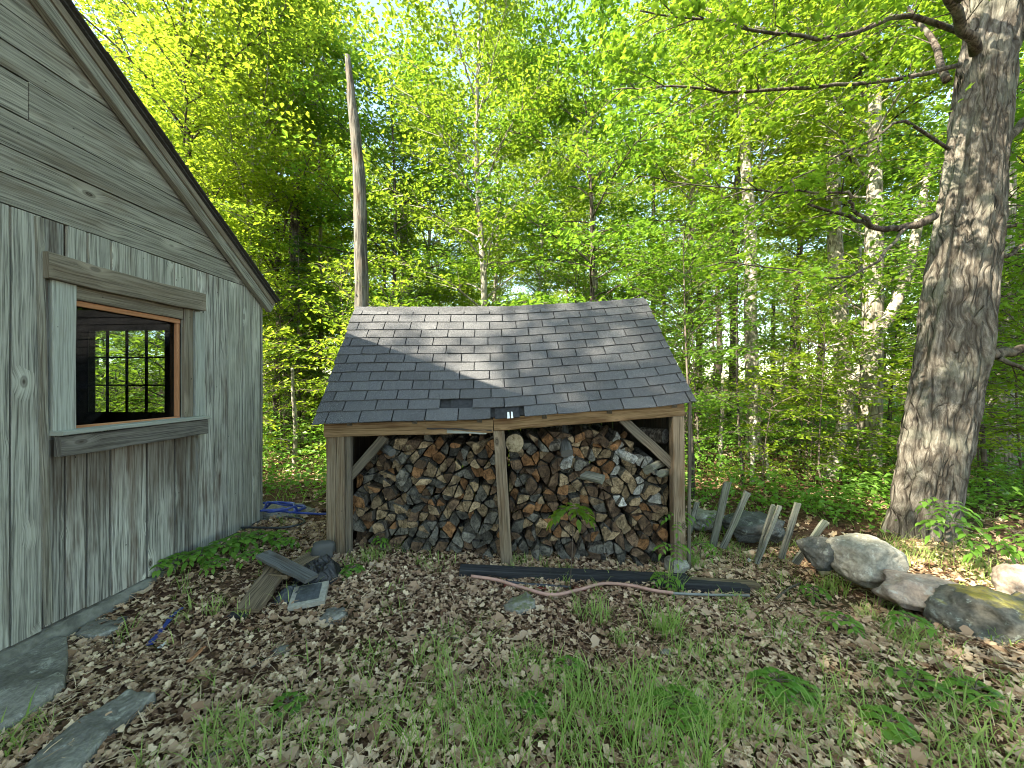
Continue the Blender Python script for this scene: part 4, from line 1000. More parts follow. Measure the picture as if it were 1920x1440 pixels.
def pxtrunk(pts, Y, sides=14, n=26, origin=None):
    """trunk mesh from (px, py, width px) at depth Y; top to bottom"""
    w_ = spline([(X(a, Y), Y, Z(b, Y)) for a, b, c in pts], n); rr = np.interp(np.linspace(0, 1, n), np.linspace(0, 1, len(pts)), [c / 2 / F * Y for _, _, c in pts])
    return tube(w_ - np.array(origin), rr, sides)
def special(name, pts, Y, mat, label, cat='tree', v=None, sc=1.0, rz=0.0, group=WG, twigs=0, cz=0.0):
    bx = X(pts[-1][0], Y); g = gz(bx, Y); o = (bx, Y, g); V, F4, F3, U = pxtrunk(pts + [(pts[-1][0], 720 + (EYE - g + .15) / Y * F, pts[-1][2] * 1.2)], Y, origin=o)
    for i in range(len(V)):
        q = noise.noise(Vector(V[i]) * 4.0) * .012; V[i] += np.array((q, q, 0))
    t = empty(name, o, 0, label, cat, group); put('trunk', fmesh('trunk', V, [F4, F3], [M[mat]], True, U), t)
    if v:
        b = put('branches', VAR[v][1], t, (0, 0, cz), (0, 0, rz)); c = put('crown', VAR[v][2], t, (0, 0, cz), (0, 0, rz)); b.scale = (sc,) * 3; c.scale = (sc,) * 3
    if twigs:
        rs = random.Random(int(bx * 100))
        for k in range(twigs):
            i = rs.randrange(6, 20) * 14; p = np.array(V[i]); a = rs.uniform(0, 6.28); L = rs.uniform(.2, .7); e = p + np.array((math.cos(a) * L, math.sin(a) * L, rs.uniform(-.1, .3)))
            V2, A4, A3, U2 = tube([p, (p + e) / 2 + np.array((0, 0, .05)), e], [.012, .007, .003], 4); put('twig', fmesh('twig', V2, [A4, A3], [M['bark_grey']]), t)
    return t
special('dead_pole', [(651, 104, 9), (657, 160, 14), (667, 260, 19), (674, 350, 23), (676, 450, 24), (678, 560, 25), (679, 720, 25), (680, 880, 25)], 6.2, 'snag', 'bare broken dead trunk standing behind the left end of the shed roof', 'dead tree', None)
special('birch_tree', [(1390, 150, 14), (1398, 300, 18), (1407, 450, 21), (1407, 600, 22), (1412, 760, 23), (1418, 930, 26)], 8.5, 'bark_pale', 'pale straight trunk standing clear above the leaning pickets', 'tree', 'c', .9, .4, WG, 6, 2.2)
special('birch_tree', [(1555, 100, 14), (1562, 280, 20), (1564, 420, 22), (1572, 560, 27), (1582, 700, 28), (1590, 870, 30)], 8.8, 'bark_pale', 'blotched pale trunk left of the thick grey trunk', 'tree', 'e', 1.0, 2.4, WG, 5, 1.0)
special('ash_tree', [(1640, 150, 18), (1640, 320, 22), (1638, 500, 29), (1634, 700, 33), (1628, 960, 37)], 7.6, 'bark_grey', 'thick grey trunk between the blotched birch and the big maple', 'tree', 'a', 1.0, 3.0, WG, 8, 3.0)
special('leaning_birch', [(1742, 300, 8), (1722, 420, 14), (1690, 545, 18), (1640, 640, 16), (1600, 720, 16), (1580, 800, 20), (1556, 900, 26), (1548, 940, 28)], 7.0, 'bark_pale', 'crooked pale trunk leaning right across the thick grey one', 'tree', None, 1, 0, WG, 7)
special('ash_tree', [(1885, 200, 26), (1882, 380, 30), (1872, 560, 36), (1880, 740, 36), (1886, 900, 40)], 7.4, 'bark_grey', 'grey trunk showing right of the big maple at the picture edge', 'tree', 'd', 1.1, .7, WG, 4)
for (px, y0, y1, wp, Y, mt, lab) in (
        (1352, 700, 905, 8, 7.6, 'bark_pale', 'thin white sapling stem nearest the shed'), (1412, 720, 935, 8, 6.8, 'bark_pale', 'thin white stem in front of the pale straight trunk'),
        (1440, 830, 940, 6, 6.9, 'bark_pale', 'short thin white stem right of the pale trunk'), (1310, 480, 900, 14, 9.5, 'bark_dark', 'slim dark trunk close right of the shed roof'),
        (1450, 560, 900, 9, 11., 'bark_dark', 'slim dark trunk midway between the two pale trunks'), (1536, 560, 830, 14, 13., 'bark_dark', 'dark straight trunk deep in the wood left of the blotched one'),
        (1115, 370, 700, 13, 11., 'bark_grey', 'slim grey trunk above the right part of the shed roof'), (545, 330, 860, 22, 9.5, 'bark_dark', 'dark trunk between barn and shed, leftmost of the pair'),
        (600, -60, 700, 7, 10.6, 'bark_grey', 'thin pale stem left of the dead pole'), (575, 330, 860, 26, 10.5, 'bark_dark', 'thick dark trunk left of the dead pole'),
        (722, 480, 700, 7, 12., 'bark_dark', 'thin dark stem right of the dead pole'), (765, 380, 700, 18, 12.5, 'bark_grey', 'grey trunk with upswept limbs right of the dead pole'),
        (553, 690, 850, 8, 7.0, 'bark_pale', 'short pale stem in the gap between barn and shed'), (1225, 340, 700, 9, 12., 'bark_dark', 'thin stem right above the shed ridge end')):
    g = random.uniform(-6, 6)
    special('slender_tree', [(px + g * 1.5, y0, wp * .7), (px + g, (y0 * 2 + y1) / 3, wp * .85), (px - g * .4, (y0 + 2 * y1) / 3, wp), (px, y1, wp * 1.1)], Y, mt, lab, 'tree', None, 1, 0, 'slender trunks in the wood', 3)

# trees farther in
rr = random.Random(12); placed = []
rows = [(12.5, 8, 'abdcae'), (16, 11, 'acebad'), (20.5, 13, 'abceh'), (26, 16, 'abceh'), (33, 18, 'abce')]
side = lambda px: ('behind the barn' if px < 480 else 'above the barn-shed gap' if px < 640 else 'above the left roof half' if px < 940 else 'above the right roof half' if px < 1260 else 'right of the shed' if px < 1400 else 'between the pale trunks' if px < 1600 else 'left of the big maple' if px < 1760 else 'right of the big maple')
KD = {'a': 'bright green leafy tree', 'b': 'yellow-green leafy tree', 'c': 'pale-barked tall tree', 'd': 'low dense green tree', 'e': 'tall tree with a high crown', 'h': 'dark hemlock'}
RD_ = ['in the second row', 'in the third row', 'in the fourth row', 'far back', 'farthest back']
seen = {}
for ri, (Y0, cnt, kinds) in enumerate(rows):
    for k in range(cnt):
        px = -80 + 2080 * (k + rr.uniform(.15, .85)) / cnt; Y = Y0 + rr.uniform(-1.6, 1.8); v = rr.choice(kinds)
        lab = f'{KD[v]} {RD_[ri]} {side(px)}'; seen[lab] = seen.get(lab, 0) + 1
        if seen[lab] > 1: lab = lab + (', more to the right' if seen[lab] == 2 else ', last to the right')
        plant(v, X(px, Y), Y, lab, 'trees deeper in the wood', rr.uniform(.85, 1.2), rr.uniform(0, 6.28), (rr.uniform(-.04, .04), rr.uniform(-.04, .04)))
# trees left of and behind the barn, and behind the camera: they shade the yard
for (x, y, v, sc, lab) in ((-10.9, -3.1, 'e', 1.05, 'tree behind the barn far corner'), (-1.6, -1.5, 'e', .95, 'tall tree just behind the viewer'), (-12, -6, 'c', 1.0, 'tall tree south of the barn'), (-7.5, -7.5, 'b', 1.0, 'tree south-west of the yard'),
                           (-3.2, -5.5, 'e', .95, 'tree south of the yard'), (1.5, -7, 'a', 1.0, 'tree behind the viewer'), (7.5, -4.0, 'd', 1.1, 'tree east of the yard'),
                           (8.8, 3.2, 'd', 1.0, 'bushy tree east of the old wall')):
    plant(v, x, y, lab, 'trees around the yard', sc, x)
# saplings and young trees in the understorey
rr = random.Random(5); seen = {}
SG = 'saplings and young trees of the understorey'
spots = []
for k in range(30): spots.append((rr.uniform(1290, 1990), rr.uniform(5.2, 10.0)))
for k in range(12): spots.append((rr.uniform(470, 640), rr.uniform(6.6, 11)))
for k in range(14): spots.append((rr.uniform(620, 1300), rr.uniform(6.4, 9.0)))
spots += [(rr.uniform(110, 330), rr.uniform(5.6, 9.5)) for _ in range(10)]
spots.sort()
PH = {'s': 'slim bright sapling', 't': 'low yellow-green sapling', 'u': 'young dark-stemmed tree'}
for k, (px, Y) in enumerate(spots):
    if Y < 6.4 and 1380 < px < 1560 and Y < 5.8: Y += 1.2
    v = rr.choice('sstu'); dp = 'at the wood edge' if Y < 6.6 else 'a little way in' if Y < 8.2 else 'deeper in'
    lab = f'{PH[v]} {side(px)}, {dp}'; seen[lab] = seen.get(lab, 0) + 1
    if seen[lab] > 1: lab += [', next to the right', ', third to the right', ', fourth to the right', ', farther right', ', last right'][min(4, seen[lab] - 2)]
    plant(v, X(px, Y), Y, lab, SG, rr.uniform(.75, 1.25), rr.uniform(0, 6.28))

# ------------------------------------------------------------------ the big maple
YM = 4.5
mo = Vector((X(1715, YM), YM, gz(X(1715, YM), YM)))
maple = empty('maple_tree', mo, 0, 'big shaggy-barked maple at the right with limbs reaching over the yard', 'tree')
tl_ = [(1795, -120, 46), (1850, -40, 80), (1853, 40, 86), (1840, 130, 92), (1826, 250, 100), (1815, 350, 108), (1803, 450, 106), (1786, 560, 116), (1772, 680, 122), (1752, 790, 118), (1738, 880, 118), (1722, 960, 135), (1712, 1020, 170), (1708, 1060, 200)]
tl_ = [(1898, -200, 60)] + [(a + 9, b, c * .76) for a, b, c in tl_[1:-3]] + [(1734, 960, 88), (1724, 1020, 100), (1716, 1060, 120)]
NS, NR = 72, 150
w_ = spline([(X(a, YM), YM, Z(b, YM)) for a, b, c in tl_], NR); wr = np.interp(np.linspace(0, 1, NR), np.linspace(0, 1, len(tl_)), [c / 2 / F * YM for _, _, c in tl_])
V, F4, F3, U = tube(w_ - np.array(mo), wr, NS)
for i in range(NR * NS):
    c = w_[i // NS] - np.array(mo); d = V[i] - c; r_ = np.linalg.norm(d); d /= r_; a = (i % NS) / NS * 2 * math.pi; z = V[i][2]
    tw_ = a + z * .22
    q = Vector((math.cos(tw_) * 3.4, math.sin(tw_) * 3.4, z * .85)); n1 = noise.noise(q); 
    ds = noise.voronoi(Vector((math.cos(tw_) * 3.4, math.sin(tw_) * 3.4, z * .6)) + Vector((0, 0, .25 * n1)))[0]; edge = max(0, min(1, (ds[1] - ds[0]) * 4.5))
    ridge = 1 - abs(noise.noise(Vector((math.cos(tw_) * 7.5, math.sin(tw_) * 7.5, z * 1.3)))) * 2
    flare = .05 * max(0, .7 - z) * max(0, math.sin(a * 3 + 1)) * 1.2
    V[i] = V[i] + d * (.034 * edge - .032 + .026 * ridge + .045 * n1 + flare)
put('trunk', fmesh('trunk', V, [F4, F3], [M['maple_bark']], True, U), maple)
mbr = MB(); LP = []; LTn = []
rs = np.random.default_rng(31)
def limb(pts, r0, r1, n=16, twl=.9, ntw=10, leaves=26, lf=True, t0=.15, sides=8):
    """pts: (px, py, Y)"""
    w_ = spline([tuple(P(a, b, c) - mo) for a, b, c in pts], n)
    mbr = MB(); w_[1:-1] += rs.normal(0, .012, (n - 2, 3)); V, F4, F3, U = tube(w_, np.linspace(r0, r1, n), sides); mbr.add(V, F4, F3, U)
    for k in range(ntw):
        t = t0 + (1 - t0) * (k + rs.random()) / ntw; q = t * (n - 1); b0 = np.array([np.interp(q, range(n), w_[:, c]) for c in range(3)]); i0 = min(n - 2, int(q)); dd = w_[i0 + 1] - w_[i0]; dd /= np.linalg.norm(dd)
        side_ = np.cross(dd, [0, 0, 1]); side_ /= np.linalg.norm(side_) + 1e-6; sg = 1 if k % 2 else -1
        d2 = dd * .8 + side_ * sg * rs.uniform(.4, 1.0) + np.array([0, 0, rs.uniform(-.3, .35)]); d2 /= np.linalg.norm(d2); L = twl * rs.uniform(.5, 1.1); e = b0 + d2 * L + np.array([0, 0, -.12 * L]); m_ = (b0 + e) / 2 + rs.normal(0, .03, 3)
        V, F4, F3, U = tube([b0, m_, e], [.008, .005, .002], 4, False); mbr.add(V, F4, F3, U)
        for u in range(4):
            s0 = b0 + (e - b0) * rs.uniform(.3, 1); d3 = d2 + rs.normal(0, .5, 3) * np.array([1, 1, .35]); e3 = s0 + d3 / np.linalg.norm(d3) * L * .4
            V, F4, F3, U = tube([s0, e3], [.003, .0015], 3, False); mbr.add(V, F4, F3, U); m2 = leaves // 4
            LP.append(s0 + (e3 - s0) * rs.random(m2)[:, None] + rs.normal(0, 1, (m2, 3)) * np.array([.055, .055, .03])); LTn.append(np.full(m2, rs.random() * .4) + rs.random(m2) * .6)
    put('branch', mbr.mesh('branch', [M['bark_dark']], True), maple)
limb([(1800, 122, YM - .1), (1690, 148, 4.3), (1540, 160, 4.2), (1380, 172, 4.1), (1250, 163, 4.1), (1150, 168, 4.2)], .026, .006, 20, .75, 14, 36)
limb([(1752, 405, YM - .1), (1690, 428, 4.4), (1640, 428, 4.3), (1590, 405, 4.3), (1515, 382, 4.3)], .045, .012, 16, .5, 3, 20, True, .5)
limb([(1640, 428, 4.3), (1620, 405, 4.2), (1598, 385, 4.15), (1590, 366, 4.1), (1560, 362, 4.1), (1480, 358, 4.0), (1380, 352, 4.0), (1290, 345, 4.0), (1190, 330, 4.0)], .022, .004, 24, .7, 12, 30, True, .3)
limb([(1700, 425, 4.4), (1670, 465, 4.25), (1630, 500, 4.2), (1560, 520, 4.1), (1440, 500, 4.1), (1350, 492, 4.1)], .020, .004, 16, .5, 7, 24, True, .4)
limb([(1830, 100, 4.4), (1790, 20, 4.2), (1740, -80, 3.9), (1660, -200, 3.6), (1500, -330, 3.3)], .055, .015, 14, 1.0, 14, 44)
limb([(1800, 60, 4.4), (1700, 30, 4.2), (1600, 60, 3.8), (1500, 70, 3.6), (1350, 40, 3.5), (1200, 20, 3.4)], .03, .006, 16, .8, 16, 44)
limb([(1780, 280, 4.4), (1690, 230, 4.0), (1600, 280, 3.9), (1500, 330, 3.9), (1400, 390, 3.9)], .018, .004, 14, .6, 9, 24)
limb([(1850, 40, 4.6), (1800, -100, 4.9), (1700, -260, 5.2), (1500, -400, 5.4), (1300, -450, 5.4)], .07, .02, 14, 1.3, 18, 44)
limb([(1870, 30, 4.6), (1920, -120, 4.8), (1990, -300, 5.0)], .09, .03, 10, 1.3, 12, 44)
limb([(1775, 150, 4.5), (1740, 60, 5.2), (1640, -40, 5.8), (1480, -60, 6.2), (1300, -30, 6.2)], .04, .008, 14, 1.0, 16, 44)
limb([(1800, 0, 4.0), (1650, -150, 3.2), (1450, -260, 2.6), (1250, -350, 2.4)], .03, .01, 12, .7, 14, 44)
def limbw(pts, r0, r1, **k):  # unseen limbs above the frame, added to cast dappled shade on yard and trunk
    limb([(960 + x / y * F, 720 - (z - EYE) / y * F, y) for x, y, z in pts], r0, r1, **k)
limbw([(4.9, 4.3, 7.2), (3.8, 3.2, 8.0), (2.4, 2.2, 8.2), (.8, 1.3, 8.0), (-.8, .8, 7.6)], .07, .01, n=14, twl=1.1, ntw=16, leaves=60)
limbw([(4.9, 4.2, 6.4), (3.9, 2.8, 6.9), (2.8, 1.6, 7.0), (1.6, .7, 6.8)], .06, .01, n=12, twl=1.0, ntw=14, leaves=60)
limbw([(5.0, 4.4, 8.2), (3.6, 3.9, 9.2), (2.0, 3.2, 9.6), (.2, 2.6, 9.6), (-1.5, 2.2, 9.2)], .06, .01, n=14, twl=1.2, ntw=14, leaves=50)
limbw([(4.9, 4.0, 6.0), (4.6, 2.6, 6.5), (4.0, 1.0, 6.7), (3.2, .3, 6.5)], .05, .01, n=12, twl=1.0, ntw=12, leaves=56)
# stubs and limbs to the right
limb([(1838, 662, YM), (1875, 660, 4.5), (1905, 655, 4.5), (1960, 640, 4.5), (2050, 600, 4.5)], .075, .03, 10, .8, 5, 20, True, .5)
limb([(1875, 672, 4.45), (1910, 690, 4.4), (1980, 720, 4.4)], .03, .015, 8, .5, 3, 14)
limb([(1858, 290, YM), (1895, 255, 4.6), (1935, 215, 4.7), (2050, 150, 4.8)], .055, .03, 8, .9, 6, 24)
limb([(1850, 490, YM), (1890, 478, 4.6), (1940, 450, 4.7)], .03, .02, 8, .6, 3, 20)
limb([(1852, 430, 4.6), (1890, 425, 4.7), (1960, 415, 4.8)], .025, .015, 8, .6, 3, 20)
LP = np.concatenate(LP); LTn = np.concatenate(LTn); V, F3, A = shapecards(LP, MT, MF, .085, .8, LTn, rs)
put('crown', fmesh('crown', V, [F3], [M['maple_leaf']], False, None, None, A), maple)

# ------------------------------------------------------------------ yard cover
def vnoise(x, y, s_, o=0): return noise.noise(Vector((x * s_, y * s_, o)))
# leaf litter: countless small dead leaves
def scatter(n, fx, fy, ok):
    pts = []
    while len(pts) < n:
        x, y = fx(), fy()
        if ok(x, y): pts.append((x, y))
    return pts
def clear(x, y): return not (x < -3.0 + .05 * y + .02 and y < 4.4) and abs(x) < 1.05 * 1.35 * y + .6
inshed = lambda x, y: -1.75 < x < 1.65 and 3.9 < y < 5.6
OT = [oak(k) for k in range(5)]
rp = random.Random(3); mb = MB()
def litter(n, y0, y1, size, pw=1.0):
    for k in range(5):
        pts = scatter(n // 5, lambda: rp.uniform(-8, 9), lambda: y0 + (y1 - y0) * rp.random() ** pw, lambda x, y: clear(x, y) and not inshed(x, y) and rp.random() < .45 + .9 * vnoise(x, y, 1.1, 4) + .35)
        pos = np.array([(x, y, gz(x, y) + rp.uniform(.004, .028)) for x, y in pts]); tn = np.array([min(1, max(0, rp.gauss(.60, .28) + .35 * vnoise(x, y, .9, 8))) for x, y in pts])
        V, F3, A = shapecards(pos, OT[k][0], OT[k][1], size, .6, tn, rng, .35, 1.5); mb.add(V, None, F3, None, A)
litter(42000, 1.2, 4.3, .040, 1.2); litter(7000, 4.0, 9.0, .075); litter(3500, 8.5, 16.0, .13)
prop(put('leaf_litter', mb.mesh('leaf_litter', [M['dead']])), 'brown dead leaves covering the yard and the wood floor', 'leaf litter', None, 'stuff')
n_ = 5200; sx_ = np.array([rp.uniform(-3, 4.6) for _ in range(n_)]); sy_ = np.array([1.35 + 3.2 * rp.random() ** 1.1 for _ in range(n_)]); ok_ = np.array([clear(a, b) and not inshed(a, b) for a, b in zip(sx_, sy_)]); sx_ = sx_[ok_]; sy_ = sy_[ok_]
T_ = np.array([(-.5, -.012, 0), (0, .04, .05), (.5, .06, 0), (.5, .085, .0), (0, .07, .052), (-.5, .02, .003)]); V, F3, A = shapecards(np.array([(a, b, gz(a, b) + .03) for a, b in zip(sx_, sy_)]), T_, np.array([(0, 1, 5), (1, 4, 5), (1, 2, 4), (2, 3, 4)]), .09, .25, np.clip(rng.normal(.75, .2, len(sx_)), 0, 1), rng, .3, 1.6)
tw = MB(); tw.add(V, None, F3, None, A); prop(put('dry_straw', tw.mesh('dry_straw', [M['dead']])), 'dry straw and twig bits strewn over the dead leaves', 'straw', None, 'stuff')
# the larger pale oak leaves: pieces of the floor
OM = []
for k in range(5):
    T, Fc = OT[k]; OM.append(fmesh('oak_leaf', T, [Fc], [M['oakleaf']], False))
cnt = 0
while cnt < 290:
    x, y = rp.uniform(-3.5, 4.2), rp.uniform(1.45, 4.3)
    if not clear(x, y) or inshed(x, y) or y > 3.55 and -1.8 < x < 1.7 or abs(x) > 1.36 * y: continue
    if rp.random() > .55 + vnoise(x, y, .8, 8): continue
    o = put('oak_leaf', OM[cnt % 5], ground, (x, y, gz(x, y) + .026), (rp.uniform(-.4, .4), rp.uniform(-.4, .4), rp.uniform(0, 6.28))); q = rp.uniform(.07, .13); o.scale = (q, q, q); cnt += 1
# grass
gmb = MB()
def blades(cx, cy, n, rad, h, tint=.5, spreadv=.35):
    a = rng.random(n) * 6.283; r_ = rad * np.sqrt(rng.random(n)); x = cx + r_ * np.cos(a); y = cy + r_ * np.sin(a); z = np.array([gz(p, q) for p, q in zip(x, y)]) - .005
    hh = h * (.45 + .75 * rng.random(n)); la = rng.random(n) * 6.283; ln = hh * (spreadv + .5 * rng.random(n)); wv = .0024 + .0034 * rng.random(n) ** 2; ax = np.cos(la); ay = np.sin(la)
    V = np.zeros((n, 7, 3))
    for k, (f, g_) in enumerate(((0, 0), (.35, .12), (.7, .45), (1.0, 1.0))):
        px_ = x + ax * ln * g_; py_ = y + ay * ln * g_; pz_ = z + hh * (f if f < 1 else .88)
        if k < 3:
            w2 = wv * (1 - .25 * k); V[:, k * 2] = np.stack([px_ - ay * w2, py_ + ax * w2, pz_], 1); V[:, k * 2 + 1] = np.stack([px_ + ay * w2, py_ - ax * w2, pz_], 1)
        else: V[:, 6] = np.stack([px_, py_, pz_], 1)
    b = np.arange(n)[:, None] * 7; gmb.add(V.reshape(-1, 3), np.concatenate([b + [0, 1, 3, 2], b + [2, 3, 5, 4]]), b + [4, 5, 6], None, np.repeat(np.clip(tint + rng.normal(0, .22, n), 0, 1), 7))
# (px, py, blades, radius, height, tint)
TU = [(660, 1420, 130, .28, .22, .3), (850, 1400, 260, .24, .24, .3), (760, 1330, 160, .2, .14, .6), (820, 1240, 150, .13, .15, .55), (700, 1270, 70, .12, .10, .8), (900, 1190, 120, .2, .09, .9),
      (740, 1150, 60, .12, .10, .5), (1000, 1260, 120, .14, .12, .5), (1110, 1290, 200, .16, .12, .6), (1000, 1390, 260, .3, .2, .25), (1150, 1400, 320, .25, .26, .3), (1250, 1390, 280, .22, .28, .25), (1310, 1340, 160, .15, .2, .35),
      (1400, 1380, 120, .12, .24, .4), (1110, 1160, 150, .13, .18, .4), (1250, 1190, 170, .10, .26, .35), (1260, 1110, 60, .08, .34, .4), (1290, 1240, 90, .1, .16, .5), (1370, 1220, 70, .1, .13, .4), (1560, 1110, 160, .12, .22, .25),
      (1480, 1200, 160, .2, .14, .2), (1600, 1290, 120, .2, .16, .3), (1700, 1210, 130, .12, .2, .35), (1800, 1330, 150, .25, .16, .4), (1680, 1400, 200, .3, .18, .35), (1880, 1410, 160, .3, .18, .5), (1540, 1410, 140, .25, .16, .4),
      (820, 1060, 80, .16, .13, .5), (700, 1050, 120, .10, .16, .45), (1290, 1060, 200, .14, .2, .3), (1360, 1040, 200, .25, .14, .4), (1450, 1075, 90, .25, .1, .4), (20, 1400, 120, .12, .14, .35), (480, 1400, 120, .2, .12, .7), (430, 1430, 140, .15, .2, .4),
      (900, 1300, 80, .25, .10, .8), (1730, 1130, 70, .1, .14, .4), (1680, 1040, 260, .3, .2, .35), (1800, 1060, 260, .35, .2, .5), (1760, 1010, 200, .35, .22, .4), (1880, 1080, 150, .3, .2, .5), (530, 1350, 90, .2, .1, .8), (620, 1330, 90, .2, .1, .8), (460, 1010, 60, .2, .1, .5),
      (660, 1060, 60, .08, .12, .4), (1180, 1080, 40, .1, .12, .5), (1270, 1300, 150, .2, .14, .5), (950, 1340, 140, .2, .12, .6), (1080, 1350, 160, .2, .16, .4), (1460, 1330, 120, .2, .18, .35)]
for (px, py, n, r_, h, t) in TU:
    g = G(px, py); blades(g.x, g.y, int(n * .6), r_ * 1.05, h * .85, min(1, t + .12), .55)
for k in range(1150):
    x, y = rp.uniform(-3, 5), rp.uniform(1.4, 4.6)
    if not clear(x, y) or inshed(x, y): continue
    dn = vnoise(x, y, 1.3, 20) + (.25 if y < 2.4 and x > -.9 else -.12) + (.25 if x > 1.6 else 0)
    if rp.random() < .30 + dn: blades(x, y, rp.randint(6, 26), rp.uniform(.03, .12), rp.uniform(.05, .13), rp.uniform(.3, 1.0), .6)
for k in range(500):
    x, y = rp.uniform(-9, 10), rp.uniform(4.8, 11); 
    if inshed(x, y) or abs(x) > 1.4 * y: continue
    if x < -2.7 and y < 4.9: continue
    blades(x, y, 16, .25, .22, rp.uniform(.2, .9), .5)
prop(put('grass', gmb.mesh('grass', [M['grass']])), 'green and straw-coloured grass tufts growing through the dead leaves', 'grass', None, 'stuff')
# low undergrowth beyond the yard
pos = []
for k in range(6500):
    x, y = rp.uniform(-16, 18), 4.9 + 14 * rp.random() ** 1.3
    if inshed(x, y) or abs(x) > 1.4 * y + 1 or (x < -2.6 and y < 5.2) or vnoise(x, y, .5, 30) < -.36: continue
    if 1.9 < x < 3.8 and y < 5.4: continue
    h = rp.uniform(.12, .65) * (1 + .9 * (y > 6.4)); m = rp.randint(12, 34); c = np.array((x, y, gz(x, y)))
    pos.append(c + rng.normal(0, 1, (m, 3)) * np.array([.20, .20, .02]) + np.array([0, 0, 1]) * (h * rng.random(m) ** .6)[:, None])
pos = np.concatenate(pos); V, F3, A = leafcards(pos, .085, .6)
prop(put('undergrowth', fmesh('undergrowth', V, [F3], [M['weed']], False, None, None, A)), 'low leafy undergrowth on the floor of the wood', 'undergrowth', None, 'stuff')
# far wood
pos = []; tn = []
rf = np.random.default_rng(9)
for k in range(2100):
    a = rf.uniform(-1.15, 1.15); d = rf.uniform(38, 52); x, y = math.tan(a) * d * .9, d; z = gz(x, y) + 15 * rf.random() ** 1.7; m = 44
    pos.append(np.array((x, y, z)) + rf.normal(0, 1, (m, 3)) * np.array([1.1, 1.1, .5])); tn.append(np.full(m, rf.random() * .7) + rf.random(m) * .3)
pos = np.concatenate(pos); tn = np.concatenate(tn); V, F3, A = leafcards(pos, .34, .8, tint=tn)
prop(put('far_wood', fmesh('far_wood', V, [F3], [M['leaf']], False, None, None, A)), 'far part of the wood that reads as one green mass', 'woods', None, 'stuff')

# ------------------------------------------------------------------ plants one can pick out
def compound(loc, h, fronds, flen, leaf, pairs, mat, label, name='seedling', cat='plant', group=None, lean=(0, 0), seed=0, arch=.35, stemr=.004, w=.55):
    rs = np.random.default_rng(seed); t = empty(name, loc, 0, label, cat, group); mb = MB(); top = np.array((lean[0], lean[1], h))
    if h > .03:
        V, F4, F3, U = tube([(0, 0, -.04), top * .5 + np.array((.01, 0, 0)), top], [stemr, stemr * .8, stemr * .6], 6); mb.add(V, F4, F3, U)
    L = []; 
    for k in range(fronds):
        az = k * 2.4 + rs.normal(0, .3); b0 = top * rs.uniform(.82, 1.0) if h > .03 else np.zeros(3); d = np.array((math.cos(az), math.sin(az), .55)); d /= np.linalg.norm(d); fl = flen * rs.uniform(.75, 1.1); pts = [b0]
        for q in range(6): pts.append(pts[-1] + d * fl / 6); d = d + np.array((0, 0, -arch)); d /= np.linalg.norm(d)
        pts = np.array(pts); V, F4, F3, U = tube(pts, np.linspace(.0025, .001, 7), 4, False); mb.add(V, F4, F3, U)
        for j in range(pairs + 1):
            tt = .3 + .7 * j / pairs; c = np.array([np.interp(tt * 6, range(7), pts[:, c_]) for c_ in range(3)]); i0 = min(5, int(tt * 6)); dd = pts[i0 + 1] - pts[i0]; dd /= np.linalg.norm(dd); sd = np.cross(dd, (0, 0, 1)); sd /= np.linalg.norm(sd) + 1e-6
            for sg in ((-1, 1) if j < pairs else (0,)):
                ld = dd * (.55 if sg else 1) + sd * sg * .9; ld /= np.linalg.norm(ld); wd = np.cross(ld, (0, 0, 1)); wd /= np.linalg.norm(wd); ll = leaf * rs.uniform(.8, 1.15) * (1 - .25 * abs(tt - .6)); nz_ = np.array((0, 0, 1))
                L.append([c, c + ld * ll * .35 - wd * ll * w * .42 + nz_ * .06 * ll, c + ld * ll * .7 - wd * ll * w * .34, c + ld * ll - nz_ * ll * .22, c + ld * ll * .7 + wd * ll * w * .34, c + ld * ll * .35 + wd * ll * w * .42 + nz_ * .06 * ll])
    put('stem', mb.mesh('stem', [M['twig']]), t)
    n = len(L); V = np.array(L).reshape(-1, 3); b = np.arange(n)[:, None] * 6; put('leaves', fmesh('leaves', V, [np.concatenate([b + [0, 1, 5, 0][0:4]][:0] + [b + [1, 2, 4, 5]]), np.concatenate([b + [0, 1, 5], b + [2, 3, 4]])], [mat], False, None, None, np.repeat(rs.random(n), 6)), t)
    return t
g = G(1068, 1062); tp = P(1075, 935, 3.2)
compound(Vector((X(1068, 3.25), 3.25, gz(.48, 3.25))), .68, 8, .22, .10, 3, M['leaf'], 'slender seedling with a bright leaf fan in front of the right bay', 'seedling', 'plant', None, (.03, 0), 3)
CG = 'leafy seedlings around the yard'
